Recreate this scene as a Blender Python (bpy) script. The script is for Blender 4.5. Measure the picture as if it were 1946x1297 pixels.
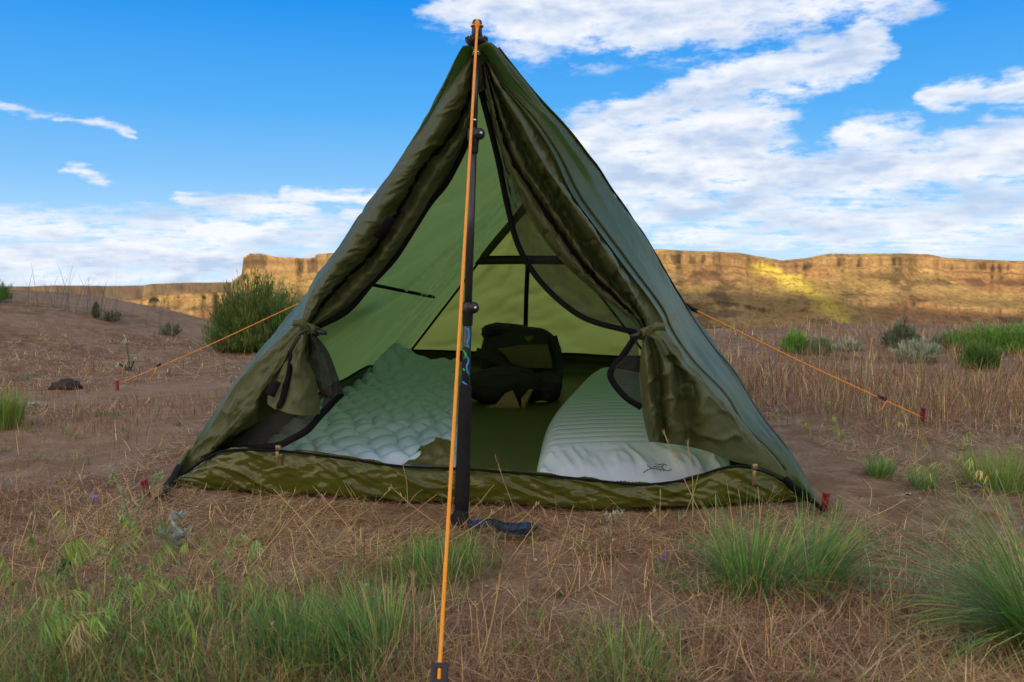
import bpy, math, random
import numpy as np
from mathutils import Vector

for o in list(bpy.data.objects):
    bpy.data.objects.remove(o)
scene = bpy.context.scene
COL = scene.collection
R = math.radians
rng = np.random.default_rng(11)
random.seed(5)

# ------------------------------------------------------------------ camera
W0, H0, F = 1946.0, 1297.0, 1513.0
CZ, PITCH = 0.557, R(5.0)
cam_d = bpy.data.cameras.new('camera')
cam = bpy.data.objects.new('camera', cam_d)
COL.objects.link(cam)
cam.location = (0, 0, CZ)
cam.rotation_euler = (math.pi / 2 - PITCH, 0, 0)
cam_d.sensor_width = 36.0
cam_d.lens = 36.0 * F / W0
cam_d.clip_start, cam_d.clip_end = 0.02, 12000
cam_d.dof.use_dof = True
cam_d.dof.focus_distance = 2.05
cam_d.dof.aperture_fstop = 11.0
scene.camera = cam

def ray(u, v):
    a = (u - W0 / 2) / F
    b = (H0 / 2 - v) / F
    return (a, math.cos(PITCH) + b * math.sin(PITCH), -math.sin(PITCH) + b * math.cos(PITCH))

def P(u, v, Y):
    """point of the place seen at photo pixel u,v that lies Y metres ahead"""
    d = ray(u, v)
    k = Y / d[1]
    return Vector((d[0] * k, Y, CZ + d[2] * k))

# ------------------------------------------------------------------ light
SUN_AZ, SUN_EL = R(25.0), R(5.0)        # sun low behind the camera, to the left
sd = bpy.data.lights.new('sun', 'SUN')
sd.energy, sd.angle, sd.color = 3.9, R(0.5), (1.0, 0.79, 0.52)
sun = bpy.data.objects.new('sun', sd)
COL.objects.link(sun)
sun_to = Vector((-math.sin(SUN_AZ) * math.cos(SUN_EL), -math.cos(SUN_AZ) * math.cos(SUN_EL), math.sin(SUN_EL)))
sun.rotation_euler = sun_to.to_track_quat('Z', 'Y').to_euler()

scene.view_settings.view_transform = 'Standard'
scene.view_settings.look = 'None'
scene.view_settings.exposure = 1.35
scene.view_settings.gamma = 1.0
scene.view_settings.use_curve_mapping = False
scene.cycles.use_denoising = True
scene.cycles.max_bounces = 10
scene.cycles.diffuse_bounces = 4
scene.cycles.transparent_max_bounces = 16

# small expression builder for shader math
class E:
    nt = None
    def __init__(s, sock): s.s = sock
    @staticmethod
    def m(op, *a, clamp=False):
        n = E.nt.nodes.new('ShaderNodeMath'); n.operation = op; n.use_clamp = clamp
        for i, x in enumerate(a):
            if isinstance(x, E): E.nt.links.new(x.s, n.inputs[i])
            else: n.inputs[i].default_value = x
        return E(n.outputs[0])
    def __add__(s, o): return E.m('ADD', s, o)
    def __radd__(s, o): return E.m('ADD', s, o)
    def __sub__(s, o): return E.m('SUBTRACT', s, o)
    def __rsub__(s, o): return E.m('SUBTRACT', o, s)
    def __mul__(s, o): return E.m('MULTIPLY', s, o)
    def __rmul__(s, o): return E.m('MULTIPLY', s, o)
    def __truediv__(s, o): return E.m('DIVIDE', s, o)
    def clamp(s): return E.m('ADD', s, 0.0, clamp=True)
    def max(s, o): return E.m('MAXIMUM', s, o)
def e_smooth(x, a, b):
    n = E.nt.nodes.new('ShaderNodeMapRange'); n.interpolation_type = 'SMOOTHSTEP'
    E.nt.links.new(x.s, n.inputs[0]); n.inputs[1].default_value = a; n.inputs[2].default_value = b
    return E(n.outputs[0])
def e_xyz(x, y, z):
    n = E.nt.nodes.new('ShaderNodeCombineXYZ')
    for i, q in enumerate((x, y, z)):
        if isinstance(q, E): E.nt.links.new(q.s, n.inputs[i])
        else: n.inputs[i].default_value = q
    return n.outputs[0]
def e_noise(vec, scale, detail=4, rough=0.55, out='Fac', dist=0.0):
    n = E.nt.nodes.new('ShaderNodeTexNoise')
    if vec is not None: E.nt.links.new(vec, n.inputs['Vector'])
    n.inputs['Scale'].default_value = scale; n.inputs['Detail'].default_value = detail
    n.inputs['Roughness'].default_value = rough; n.inputs['Distortion'].default_value = dist
    return n.outputs[out]
def e_mix(f, a, b):
    n = E.nt.nodes.new('ShaderNodeMix'); n.data_type = 'RGBA'
    for idx, q in ((0, f), (6, a), (7, b)):
        if isinstance(q, E): q = q.s
        if hasattr(q, 'is_output'): E.nt.links.new(q, n.inputs[idx])
        elif idx == 0: n.inputs[0].default_value = q
        else: n.inputs[idx].default_value = (*q, 1)
    return n.outputs[2]

# ------------------------------------------------------------------ sky with clouds
world = bpy.data.worlds.new('World'); scene.world = world; world.use_nodes = True
nt = world.node_tree; nt.nodes.clear(); E.nt = nt
outw = nt.nodes.new('ShaderNodeOutputWorld'); bg = nt.nodes.new('ShaderNodeBackground')
nt.links.new(bg.outputs[0], outw.inputs[0])
SKY_S = 0.08
bg.inputs[1].default_value = SKY_S
sky = nt.nodes.new('ShaderNodeTexSky'); sky.sky_type = 'NISHITA'; sky.sun_disc = False
sky.sun_elevation = SUN_EL
sky.sun_rotation = math.atan2(sun_to.x, sun_to.y)
sky.air_density, sky.dust_density, sky.ozone_density, sky.altitude = 1.0, 0.3, 1.6, 300
tc = nt.nodes.new('ShaderNodeTexCoord')
sep = nt.nodes.new('ShaderNodeSeparateXYZ'); nt.links.new(tc.outputs['Generated'], sep.inputs[0])
dx, dy, dz = (E(sep.outputs[i]) for i in range(3))
az = E.m('ARCTAN2', dx, dy)
el = E.m('ARCSINE', dz)
# cloud-deck coordinates: perspective of a flat layer
den = dz.max(0.0) + 0.07
qx, qy = dx / den, dy / den
fine = E(e_noise(e_xyz(qx * 1.0, qy * 1.6, 0.0), 2.3, 5, 0.6))
big = E(e_noise(e_xyz(qx * 0.7, qy * 1.1, 3.0), 0.9, 2, 0.5))
wn = nt.nodes.new('ShaderNodeSeparateXYZ'); nt.links.new(e_noise(e_xyz(az * 9.0, el * 22.0, 1.0), 1.0, 4, 0.6, 'Color'), wn.inputs[0])
wob, wob2 = E(wn.outputs[0]) - 0.5, E(wn.outputs[1]) - 0.5
puff = E(e_noise(e_xyz(az * 22.0, el * 54.0, 2.0), 1.0, 7, 0.66))
azw, elw = az + wob * 0.10, el + wob2 * 0.055

def azel(u, v):
    d = Vector(ray(u, v)).normalized()
    return math.atan2(d.x, d.y), math.asin(d.z)
caps = [  # cloud bodies of the photograph: ends (pixels), radius (pixels), weight
    (1000, 20, 1700, -70, 95, 1.0), (900, 10, 1420, 40, 60, .9), (1150, 70, 1400, 45, 40, .8), (1250, 195, 1640, 98, 46, 1.0), (1180, 212, 1420, 170, 44, 1.0),
    (1130, 270, 1440, 255, 80, 1.0), (1180, 345, 1430, 310, 70, .95), (1430, 345, 1990, 295, 62, .95),
    (1620, 255, 1720, 250, 34, .75), (1200, 405, 1480, 390, 40, .7), (1480, 420, 2050, 400, 50, .72), (1250, 450, 2000, 455, 34, .6),
    (1770, 182, 1990, 155, 26, .9), (1900, 235, 1990, 225, 26, .6),
    (5, 206, 100, 214, 11, .5), (120, 222, 270, 255, 11, .58), (105, 322, 200, 350, 14, .52),
    (350, 398, 580, 402, 24, .7), (530, 378, 720, 376, 17, .8), (640, 408, 720, 405, 16, .6),
    (-60, 440, 640, 448, 40, .66), (360, 442, 530, 447, 24, 1.0), (-60, 488, 480, 494, 30, 1.1), (440, 505, 660, 500, 30, .95),
    (-80, 535, 600, 530, 22, .7), (840, 20, 900, 40, 40, .7),
]
cov = None
for (u0, v0, u1, v1, r, w) in caps:
    a0, e0 = azel(u0, v0); a1, e1 = azel(u1, v1)
    r = r / F
    ddx, ddy = a1 - a0, e1 - e0
    px_, py_ = azw - a0, elw - e0
    h = E.m('ADD', (px_ * ddx + py_ * ddy) / (ddx * ddx + ddy * ddy), 0.0, clamp=True)
    ex, ey = px_ - h * ddx, py_ - h * ddy
    d = E.m('SQRT', ex * ex + ey * ey)
    c = (1.0 - d / (1.3 * r)).clamp() * w
    cov = c if cov is None else cov.max(c)
# the rest of the sky carries broken cloud, thickened out of view for neutral light
away = e_smooth(E.m('ABSOLUTE', az), 0.62, 0.95).max(e_smooth(el, 0.36, 0.6))
gen = e_smooth(big, 0.34, 0.52) * 0.8 * away
cov = cov.max(gen)
near = e_smooth(cov, 0.0, 0.3)
D = cov * 1.05 - 0.04 + ((puff - 0.5) * 1.75 + (fine - 0.5) * 1.1) * near
alpha = e_smooth(D, 0.06, 0.74)
sh_n = E(e_noise(e_xyz(az * 8.0, el * 24.0, 5.0), 1.0, 3, 0.6))
sh_up = E(e_noise(e_xyz(az * 8.0, (el + 0.02) * 24.0, 5.0), 1.0, 3, 0.6))
shade = ((sh_up - sh_n) * 3.4 + 0.32 + (D - 0.6) * 0.6 + (sh_n - 0.5) * 1.2 + (puff - 0.5) * 0.9).clamp()
k = 0.48 / SKY_S        # the picture is exposed more than one stop up
white = (0.80 * k, 0.81 * k, 0.84 * k)
grey = (0.44 * k, 0.54 * k, 0.71 * k)
cl = e_mix(shade, white, grey)
# unseen clouds around the low sun, made brighter and warmer to light the foreground
toward = E.m('MULTIPLY', dx, sun_to.x) + dy * sun_to.y + dz * sun_to.z
warm = e_smooth(toward, -0.15, 1.0)
cl = e_mix(warm, cl, (2.75 * k, 2.1 * k, 1.4 * k))
# clear evening air: the physical sky, pulled to the photograph's clean blue, the same all round
ramp = nt.nodes.new('ShaderNodeValToRGB')
nt.links.new((el / 1.5708).clamp().s, ramp.inputs[0])
stops = [(0.0, (.50, .68, .86)), (0.035, (.33, .58, .84)), (0.07, (.19, .46, .81)), (0.12, (.075, .36, .78)), (0.21, (.0, .225, .72)), (0.5, (.0, .18, .60)), (1.0, (.0, .14, .48))]
cr = ramp.color_ramp
while len(cr.elements) < len(stops): cr.elements.new(0.5)
for e_, (p_, c_) in zip(cr.elements, stops):
    e_.position = p_; e_.color = (c_[0] * 1.0, c_[1], c_[2], 1)
sc_ = nt.nodes.new('ShaderNodeVectorMath'); sc_.operation = 'SCALE'; sc_.inputs['Scale'].default_value = k
nt.links.new(ramp.outputs[0], sc_.inputs[0])
clear = e_mix(0.97, sky.outputs[0], sc_.outputs[0])
final = e_mix(alpha * 0.95, clear, cl)
nt.links.new(final, bg.inputs[0])
world.cycles.sampling_method = 'MANUAL'
world.cycles.sample_map_resolution = 256
# ------------------------------------------------------------------ helpers
def vnoise(x, y, seed=0):
    x = np.asarray(x, float); y = np.asarray(y, float)
    xi = np.floor(x).astype(np.int64); yi = np.floor(y).astype(np.int64)
    fx, fy = x - xi, y - yi
    fx = fx * fx * (3 - 2 * fx); fy = fy * fy * (3 - 2 * fy)
    def h(a, b):
        n = (a * 374761393 + b * 668265263 + seed * 1442695041) & 0xFFFFFFFF
        n = ((n ^ (n >> 13)) * 1274126177) & 0xFFFFFFFF
        return ((n ^ (n >> 16)) & 0xFFFF) / 65535.0
    return (h(xi, yi) * (1 - fx) + h(xi + 1, yi) * fx) * (1 - fy) + (h(xi, yi + 1) * (1 - fx) + h(xi + 1, yi + 1) * fx) * fy
def fbm(x, y, oct=4, seed=0, gain=0.5):
    s, a, t = 0.0, 1.0, 0.0
    for i in range(oct):
        s = s + a * vnoise(np.asarray(x) * 2 ** i, np.asarray(y) * 2 ** i, seed + i * 17); t += a; a *= gain
    return s / t
def sst(a, b, x):
    t = np.clip((np.asarray(x, float) - a) / (b - a), 0, 1)
    return t * t * (3 - 2 * t)

def tag(o, label=None, cat=None, group=None, kind=None):
    if label: o['label'] = label
    if cat: o['category'] = cat
    if group: o['group'] = group
    if kind: o['kind'] = kind
    return o
def mesh_obj(name, verts, faces, mat=None, parent=None, smooth=True, col=None):
    verts = np.asarray(verts, np.float32)
    me = bpy.data.meshes.new(name)
    if isinstance(faces, np.ndarray):
        k = faces.shape[1]
        me.vertices.add(len(verts)); me.vertices.foreach_set('co', verts.ravel())
        me.loops.add(faces.size); me.loops.foreach_set('vertex_index', faces.astype(np.int32).ravel())
        me.polygons.add(len(faces))
        me.polygons.foreach_set('loop_start', np.arange(0, faces.size, k, dtype=np.int32))
        me.update(calc_edges=True)
    else:
        me.from_pydata([tuple(map(float, v)) for v in verts], [], faces); me.update()
    if smooth: me.polygons.foreach_set('use_smooth', np.ones(len(me.polygons), bool))
    if col is not None:
        ca = me.color_attributes.new('Col', 'FLOAT_COLOR', 'POINT')
        c4 = np.ones((len(verts), 4), np.float32); c4[:, :3] = col
        ca.data.foreach_set('color', c4.ravel())
    if mat: me.materials.append(mat)
    o = bpy.data.objects.new(name, me); COL.objects.link(o)
    if parent is not None:
        o.parent = parent
        o.matrix_parent_inverse = Matrix.Translation(-parent.location)
    return o
from mathutils import Matrix
def empty(name, loc=(0, 0, 0)):
    o = bpy.data.objects.new(name, None); o.location = loc; o.empty_display_size = 0.1
    COL.objects.link(o); return o
def grid_faces(nr, nc, wrap=False):
    i, j = np.meshgrid(np.arange(nr - 1), np.arange(nc if wrap else nc - 1), indexing='ij')
    j2 = (j + 1) % nc
    return np.stack([i * nc + j, i * nc + j2, (i + 1) * nc + j2, (i + 1) * nc + j], -1).reshape(-1, 4)
def catmull(pts, n, uniform=False):
    """smooth curve through pts (k,d) resampled to n points"""
    p = np.asarray(pts, float)
    if len(p) == 2:
        t = np.linspace(0, 1, n)[:, None]; return p[0] * (1 - t) + p[1] * t
    if uniform: kt = np.linspace(0, 1, len(p))
    else:
        d = np.sqrt(np.maximum(np.linalg.norm(np.diff(p, axis=0), axis=1), 1e-6)) ** 2
        kt = np.concatenate([[0], np.cumsum(d)]); kt /= kt[-1]
    tt = np.linspace(0, 1, n)
    m = np.empty_like(p)
    m[1:-1] = (p[2:] - p[:-2]) / (kt[2:] - kt[:-2])[:, None]
    m[0] = (p[1] - p[0]) / (kt[1] - kt[0]); m[-1] = (p[-1] - p[-2]) / (kt[-1] - kt[-2])
    i = np.clip(np.searchsorted(kt, tt, side='right') - 1, 0, len(p) - 2)
    h = (kt[i + 1] - kt[i])[:, None]; s = ((tt - kt[i]) / h[:, 0])[:, None]
    return ((2 * s**3 - 3 * s**2 + 1) * p[i] + (s**3 - 2 * s**2 + s) * h * m[i] + (-2 * s**3 + 3 * s**2) * p[i + 1] + (s**3 - s**2) * h * m[i + 1])
def grid_normals(g):
    du = np.gradient(g, axis=0); dv = np.gradient(g, axis=1)
    n = np.cross(du, dv); return n / np.maximum(np.linalg.norm(n, axis=2, keepdims=True), 1e-9)
def loft(curves, nt_, ns, wr=0.0, wf=(6, 3), seed=0, shear=0.0, edge=True):
    """surface through several lengthwise curves -> grid (nt_, ns, 3); wr = wrinkle height"""
    cs = np.stack([catmull(c, nt_) for c in curves], 1)
    g = np.stack([catmull(cs[i], ns, uniform=True) for i in range(nt_)], 0)
    if wr:
        t, s = np.meshgrid(np.linspace(0, 1, nt_), np.linspace(0, 1, ns), indexing='ij')
        a = np.clip(1 - np.abs(2 * fbm(s * wf[0] + shear * t, t * wf[1] + seed * 3.1, 3, seed) - 1) * 2.6, 0, 1) ** 1.6 * 1.4
        b = fbm(s * wf[0] * 2.3 + 9 - shear * t * 1.7, t * wf[1] * 2.1, 3, seed + 5) - 0.5
        w = wr * (a - 0.5 + b)
        if edge: w *= (np.minimum(1, np.minimum(s, 1 - s) * 8)) * (np.minimum(1, np.minimum(t, 1 - t) * 12))
        g = g + grid_normals(g) * w[..., None]
    return g
def grid_obj(name, g, mat, parent=None, smooth=True):
    return mesh_obj(name, g.reshape(-1, 3), grid_faces(g.shape[0], g.shape[1]), mat, parent, smooth)
def tube_geo(pts, rad, n=8, caps=True):
    pts = np.asarray(pts, float); m = len(pts)
    rad = np.broadcast_to(np.asarray(rad, float), (m,))
    t = np.gradient(pts, axis=0); t /= np.maximum(np.linalg.norm(t, axis=1, keepdims=True), 1e-9)
    ref = np.array([0, 0, 1.0]) if abs(t[0, 2]) < 0.9 else np.array([1.0, 0, 0])
    V = []
    for i in range(m):
        a = np.cross(t[i], ref); a /= max(np.linalg.norm(a), 1e-9); b = np.cross(a, t[i]); ref = b
        an = np.linspace(0, 2 * math.pi, n, endpoint=False)
        V.append(pts[i] + rad[i] * (np.cos(an)[:, None] * a + np.sin(an)[:, None] * b))
    V = np.concatenate(V); Fc = [tuple(f) for f in grid_faces(m, n, True).tolist()]
    if caps: Fc += [tuple(range(n))[::-1], tuple(range((m - 1) * n, m * n))]
    return V, Fc
def tube(name, pts, rad, mat, parent=None, n=8):
    V, Fc = tube_geo(pts, rad, n); return mesh_obj(name, V, Fc, mat, parent)
def lathe(name, p0, p1, prof, mat, parent=None, n=20):
    """prof: (fraction along p0->p1, radius)"""
    p0, p1 = np.array(p0, float), np.array(p1, float)
    return tube(name, [p0 + (p1 - p0) * f for f, r in prof], [r for f, r in prof], mat, parent, n)
def box_geo(c, sx, sy, sz, rot=None, bev=0.15):
    """slightly rounded block"""
    V = []; s = np.array([sx, sy, sz]) / 2; b = bev * min(s)
    import itertools
    import bmesh
    bm = bmesh.new(); bmesh.ops.create_cube(bm, size=1)
    for v in bm.verts: v.co = Vector((v.co.x * sx, v.co.y * sy, v.co.z * sz))
    bmesh.ops.bevel(bm, geom=bm.edges[:] , offset=b, segments=2, affect='EDGES', profile=0.5)
    M = rot if rot is not None else Matrix.Identity(3)
    V = [M @ v.co + Vector(c) for v in bm.verts]; bm.verts.index_update()
    Fc = [[v.index for v in f.verts] for f in bm.faces]; bm.free()
    return np.array([tuple(v) for v in V]), Fc
def ribbon(name, pts, wdir, width, mat, parent=None, thick=0.0015, n=40):
    """flat tape of some thickness along pts; wdir = direction(s) across"""
    c = catmull(pts, n); wd = np.asarray(wdir, float)
    if wd.ndim == 1: wd = np.broadcast_to(wd, c.shape)
    else: wd = catmull(wd, n)
    t = np.gradient(c, axis=0); t /= np.linalg.norm(t, axis=1, keepdims=True)
    wd = wd - t * (wd * t).sum(1, keepdims=True); wd /= np.maximum(np.linalg.norm(wd, axis=1, keepdims=True), 1e-9)
    nn = np.cross(t, wd)
    w2 = np.broadcast_to(np.asarray(width, float), (n,))[:, None] / 2
    ring = np.stack([c - wd * w2 - nn * thick / 2, c + wd * w2 - nn * thick / 2, c + wd * w2 + nn * thick / 2, c - wd * w2 + nn * thick / 2], 1)
    V = ring.reshape(-1, 3); Fc = grid_faces(n, 4, True).tolist() + [[3, 2, 1, 0], [4 * n - 4, 4 * n - 3, 4 * n - 2, 4 * n - 1]]
    return mesh_obj(name, V, Fc, mat, parent)
def join_geo(parts):
    V, Fc, o = [], [], 0
    for v, f in parts:
        V.append(np.asarray(v)); Fc += [[i + o for i in q] for q in f]; o += len(v)
    return np.concatenate(V), Fc

# ------------------------------------------------------------------ materials
def new_mat(name):
    m = bpy.data.materials.new(name); m.use_nodes = True
    t = m.node_tree; t.nodes.clear(); E.nt = t
    out = t.nodes.new('ShaderNodeOutputMaterial'); b = t.nodes.new('ShaderNodeBsdfPrincipled')
    t.links.new(b.outputs[0], out.inputs[0])
    return m, t, b, out
def setc(t, sock, c):
    if hasattr(c, 'is_output'): t.links.new(c, sock)
    else: sock.default_value = (*c, 1)
def bump(t, b, h, strength, dist):
    n = t.nodes.new('ShaderNodeBump'); n.inputs['Strength'].default_value = strength; n.inputs['Distance'].default_value = dist
    t.links.new(h, n.inputs['Height']); t.links.new(n.outputs[0], b.inputs['Normal'])
    return n
def facets(vec, scale, stretch=(1, 1, 1)):
    """height of crumpled sheet: creased cells"""
    mp = E.nt.nodes.new('ShaderNodeMapping'); E.nt.links.new(vec, mp.inputs[0]); mp.inputs['Scale'].default_value = stretch
    wn_ = E.nt.nodes.new('ShaderNodeVectorMath'); wn_.operation = 'MULTIPLY_ADD'
    E.nt.links.new(e_noise(mp.outputs[0], scale * .5, 2, .5, 'Color'), wn_.inputs[0]); wn_.inputs[1].default_value = (1.2 / scale,) * 3
    E.nt.links.new(mp.outputs[0], wn_.inputs[2])
    n = E.nt.nodes.new('ShaderNodeTexVoronoi'); n.feature = 'F1'; E.nt.links.new(wn_.outputs[0], n.inputs['Vector']); n.inputs['Scale'].default_value = scale
    return E(n.outputs['Distance'])
def obj_vec(t):
    return t.nodes.new('ShaderNodeTexCoord').outputs['Object']
def simple(name, c, rough=0.6, var=0.15, scale=40, bmp=0.0, metal=0.0, spec=0.5):
    m, t, b, o = new_mat(name)
    v = obj_vec(t); n = e_noise(v, scale, 4)
    setc(t, b.inputs['Base Color'], e_mix(n, [x * (1 - var) for x in c], [min(1, x * (1 + var)) for x in c]))
    b.inputs['Roughness'].default_value = rough; b.inputs['Metallic'].default_value = metal
    b.inputs['Specular IOR Level'].default_value = spec
    if bmp: bump(t, b, e_noise(v, scale * 2, 3), bmp, 0.002)
    return m
def fabric(name, c, trans, tfac, rough=0.42, spec=0.5, wr=0.35, dirt=0.2, bscale=14):
    """thin coated nylon: reflects, and lets daylight through"""
    m, t, b, out = new_mat(name)
    v = obj_vec(t)
    n1 = E(e_noise(v, 5, 5)); n2 = e_noise(v, 60, 3)
    col = e_mix(n1, [x * (1 - dirt) for x in c], [x * (1 + dirt) for x in c])
    setc(t, b.inputs['Base Color'], col)
    b.inputs['Roughness'].default_value = rough; b.inputs['Specular IOR Level'].default_value = spec
    b.inputs['Sheen Weight'].default_value = 0.0
    mp = t.nodes.new('ShaderNodeMapping'); t.links.new(v, mp.inputs[0]); mp.inputs['Scale'].default_value = (1, 0.6, 0.6); mp.inputs['Rotation'].default_value = (0.4, 0.5, 0.3)
    w = E(e_noise(mp.outputs[0], bscale, 5, 0.5, dist=1.2))
    cn = E(e_noise(mp.outputs[0], bscale * .62, 3, 0.5, dist=.8))
    crease = 1.0 - e_smooth(E.m('ABSOLUTE', cn - 0.5), 0.0, 0.05) * 1.0
    bump(t, b, (w * .18 + crease * .07 + facets(mp.outputs[0], bscale * .55, (1, .7, .45)) * .55 + facets(v, bscale * 1.6, (1, 1, .6)) * .14).s, wr, 0.02)
    tr = t.nodes.new('ShaderNodeBsdfTranslucent'); setc(t, tr.inputs[0], trans)
    mx = t.nodes.new('ShaderNodeMixShader'); mx.inputs[0].default_value = tfac
    t.links.new(b.outputs[0], mx.inputs[1]); t.links.new(tr.outputs[0], mx.inputs[2]); t.links.new(mx.outputs[0], out.inputs[0])
    return m
def netting(name, c, alpha):
    m, t, b, out = new_mat(name)
    setc(t, b.inputs['Base Color'], c); b.inputs['Roughness'].default_value = 0.8
    tr = t.nodes.new('ShaderNodeBsdfTransparent')
    mx = t.nodes.new('ShaderNodeMixShader')
    n = E(e_noise(obj_vec(t), 30, 3)); t.links.new((alpha + (n - 0.5) * 0.25).clamp().s, mx.inputs[0])
    t.links.new(tr.outputs[0], mx.inputs[1]); t.links.new(b.outputs[0], mx.inputs[2]); t.links.new(mx.outputs[0], out.inputs[0])
    return m
def attr_mat(name, rough=0.8, var=0.25, scale=8, trans=0.0, spec=0.2, bmp=0.0, bscale=3):
    m, t, b, out = new_mat(name)
    a = t.nodes.new('ShaderNodeVertexColor'); a.layer_name = 'Col'
    n = E(e_noise(obj_vec(t), scale, 5, 0.6))
    hv = t.nodes.new('ShaderNodeHueSaturation'); t.links.new(a.outputs[0], hv.inputs['Color'])
    t.links.new(((n - 0.5) * (2 * var * 2) + 1.0).s, hv.inputs['Value'])
    t.links.new(hv.outputs[0], b.inputs['Base Color'])
    b.inputs['Roughness'].default_value = rough; b.inputs['Specular IOR Level'].default_value = spec
    if bmp: bump(t, b, e_noise(obj_vec(t), bscale, 6, 0.65), 1.0, bmp)
    if trans:
        tr = t.nodes.new('ShaderNodeBsdfTranslucent'); t.links.new(hv.outputs[0], tr.inputs[0])
        mx = t.nodes.new('ShaderNodeMixShader'); mx.inputs[0].default_value = trans
        t.links.new(b.outputs[0], mx.inputs[1]); t.links.new(tr.outputs[0], mx.inputs[2]); t.links.new(mx.outputs[0], out.inputs[0])
    return m

M_ROOF = fabric('olive ripstop roof', (.105, .145, .080), (.22, .38, .115), .46, .40, .36, .55, .10)
M_FLAP = fabric('olive door nylon', (.098, .116, .050), (.18, .22, .07), .22, .48, .28, .6, .06, bscale=13)
M_REAR = fabric('olive rear nylon', (.17, .18, .05), (.70, .72, .13), .58, .5, .4, .35, .08)
M_HEM = fabric('dark olive hem', (.06, .065, .02), (.06, .07, .02), .2, .5, .4, .3)
M_BLACK = simple('black webbing', (.010, .010, .012), .8, .3, 60, .3, spec=.15)
M_ZIP = simple('black zipper tape', (.008, .008, .010), .8, .3, 80, .3, spec=.12)
M_MESH = netting('black insect netting', (.012, .013, .014), .70)
M_MESHD = netting('black insect netting gathered', (.014, .014, .016), .93)
M_BRASS = simple('brass zipper pull', (.45, .36, .2), .35, .2, 60, metal=.9)
def tub_mat():
    m, t, b, out = new_mat('glossy olive tub sheet')
    v = obj_vec(t); n = e_noise(v, 7, 5)
    setc(t, b.inputs['Base Color'], e_mix(n, (.044, .054, .006), (.085, .096, .013)))
    b.inputs['Roughness'].default_value = .17; b.inputs['Specular IOR Level'].default_value = .36
    bump(t, b, (facets(v, 22, (.28, 1, 1)) * .7 + facets(v, 55, (.4, 1, 1)) * .35).s, .5, .013)
    return m
M_TUB = tub_mat()
M_FLOOR = simple('olive woven floor', (.075, .078, .022), .45, .3, 12, .3)
M_PADL = fabric('pale teal pad fabric', (.44, .61, .74), (.3, .4, .4), .05, .36, .5, .12, .1, 25)
M_PADR = fabric('silvery teal pad fabric', (.48, .60, .71), (.3, .4, .4), .04, .30, .6, .12, .1, 30)
M_SHAFT = simple('dark grey pole shaft', (.028, .03, .036), .32, .15, 50)
M_FOAM = simple('black foam grip', (.017, .017, .018), .95, .35, 90, .5, spec=.15)
M_PLAST = simple('black plastic', (.013, .013, .015), .45, .2, 50)
M_METAL = simple('bright steel', (.6, .6, .6), .25, .1, 50, metal=1.0)
M_ORANGE = simple('orange cord', (.95, .33, .01), .5, .12, 300, .3)
M_RED = simple('red anodised stake', (.16, .008, .010), .4, .2, 60)
M_PINKRED = simple('bright red stake', (.32, .014, .035), .5, .2, 60)
M_BLUE = simple('blue print', (.01, .26, .72), .5, .1, 60)
M_GREEN = simple('green print', (.02, .42, .06), .5, .1, 60)
M_INK = simple('black print', (.012, .014, .016), .6, .1, 60)

# ------------------------------------------------------------------ terrain
CREST_X = [-60, -9, -7, -5.5, -4.6, -3.8, -3.2, -2.4, 0, 4, 8, 60]
CREST_Z = [.55, .46, .40, .31, .16, -.04, -.17, -.22, -.16, -.07, -.05, .1]
def shade_ridge_h(x):  # unseen ridge behind the camera, added to shade foreground and lower far slopes
    return np.interp(x, [-1800, -1178, -800, -600, -485, -400, -310, -250, -197, -103, 100, 1800], [78, 78, 75, 66, 61, 72, 80, 79, 69, 62, 60, 60])
def terrain(x, y):
    x = np.asarray(x, float); y = np.asarray(y, float)
    hc = np.interp(x, CREST_X, CREST_Z)
    h = hc * sst(2.4, 8.6, y)
    h = h + (fbm(x * .8, y * .8, 3, 3) - .5) * .07 * sst(3.2, 6, np.abs(y - 2.0) + np.abs(x) * .8)
    fl = sst(1.25, 1.6, np.maximum(np.abs(x) * 1.15, np.abs(y - 3.0) * 1.0))      # trodden flat under the tent
    h = h + ((fbm(x * 6, y * 6, 3, 8) - .5) * .022 + (fbm(x * 26, y * 26, 2, 9) - .5) * .010) * (fl * .8 + .2) - .004
    rim = 9.2 + 1.0 * (fbm(x * .35, x * 0 + 1.5, 2, 4) - .5)
    d = np.maximum(0, y - rim)
    drop = np.where(d < 4, d * d * .06, .96 + (d - 4) * .48)
    h = h - np.minimum(drop, 78 + d * .0)
    b = sst(-180, -400, y)
    return h + b * (shade_ridge_h(x) + 7 * (fbm(x * .02, y * .02, 4, 6) - .5)) + sst(-30, -120, y) * 2
def th(x, y): return float(terrain(np.array([x]), np.array([y]))[0])
def G(u, v):
    """ground point under a pixel"""
    d = ray(u, v); Y = 2.0
    for _ in range(40):
        k = Y / d[1]; z = CZ + d[2] * k; hz = th(d[0] * k, Y)
        Y = max(.3, min(12, Y + (z - hz) / max(-d[2] / d[1], .03) * .6))
    k = Y / d[1]
    return Vector((d[0] * k, Y, th(d[0] * k, Y)))
def axis(lo, hi, st, far0, far1, gr=1.13):
    a = list(np.arange(lo, hi, st)); s = st; v = a[-1]
    while v < far1: s *= gr; v += s; a.append(v)
    s = st; v = lo; pre = []
    while v > far0: s *= gr; v -= s; pre.append(v)
    return np.array(pre[::-1] + a)
gx = axis(-3.2, 3.2, .03, -1800, 1800); gy = axis(.7, 5.2, .03, -700, 2600, 1.09)
GX, GY = np.meshgrid(gx, gy)
gz = terrain(GX, GY)
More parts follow.
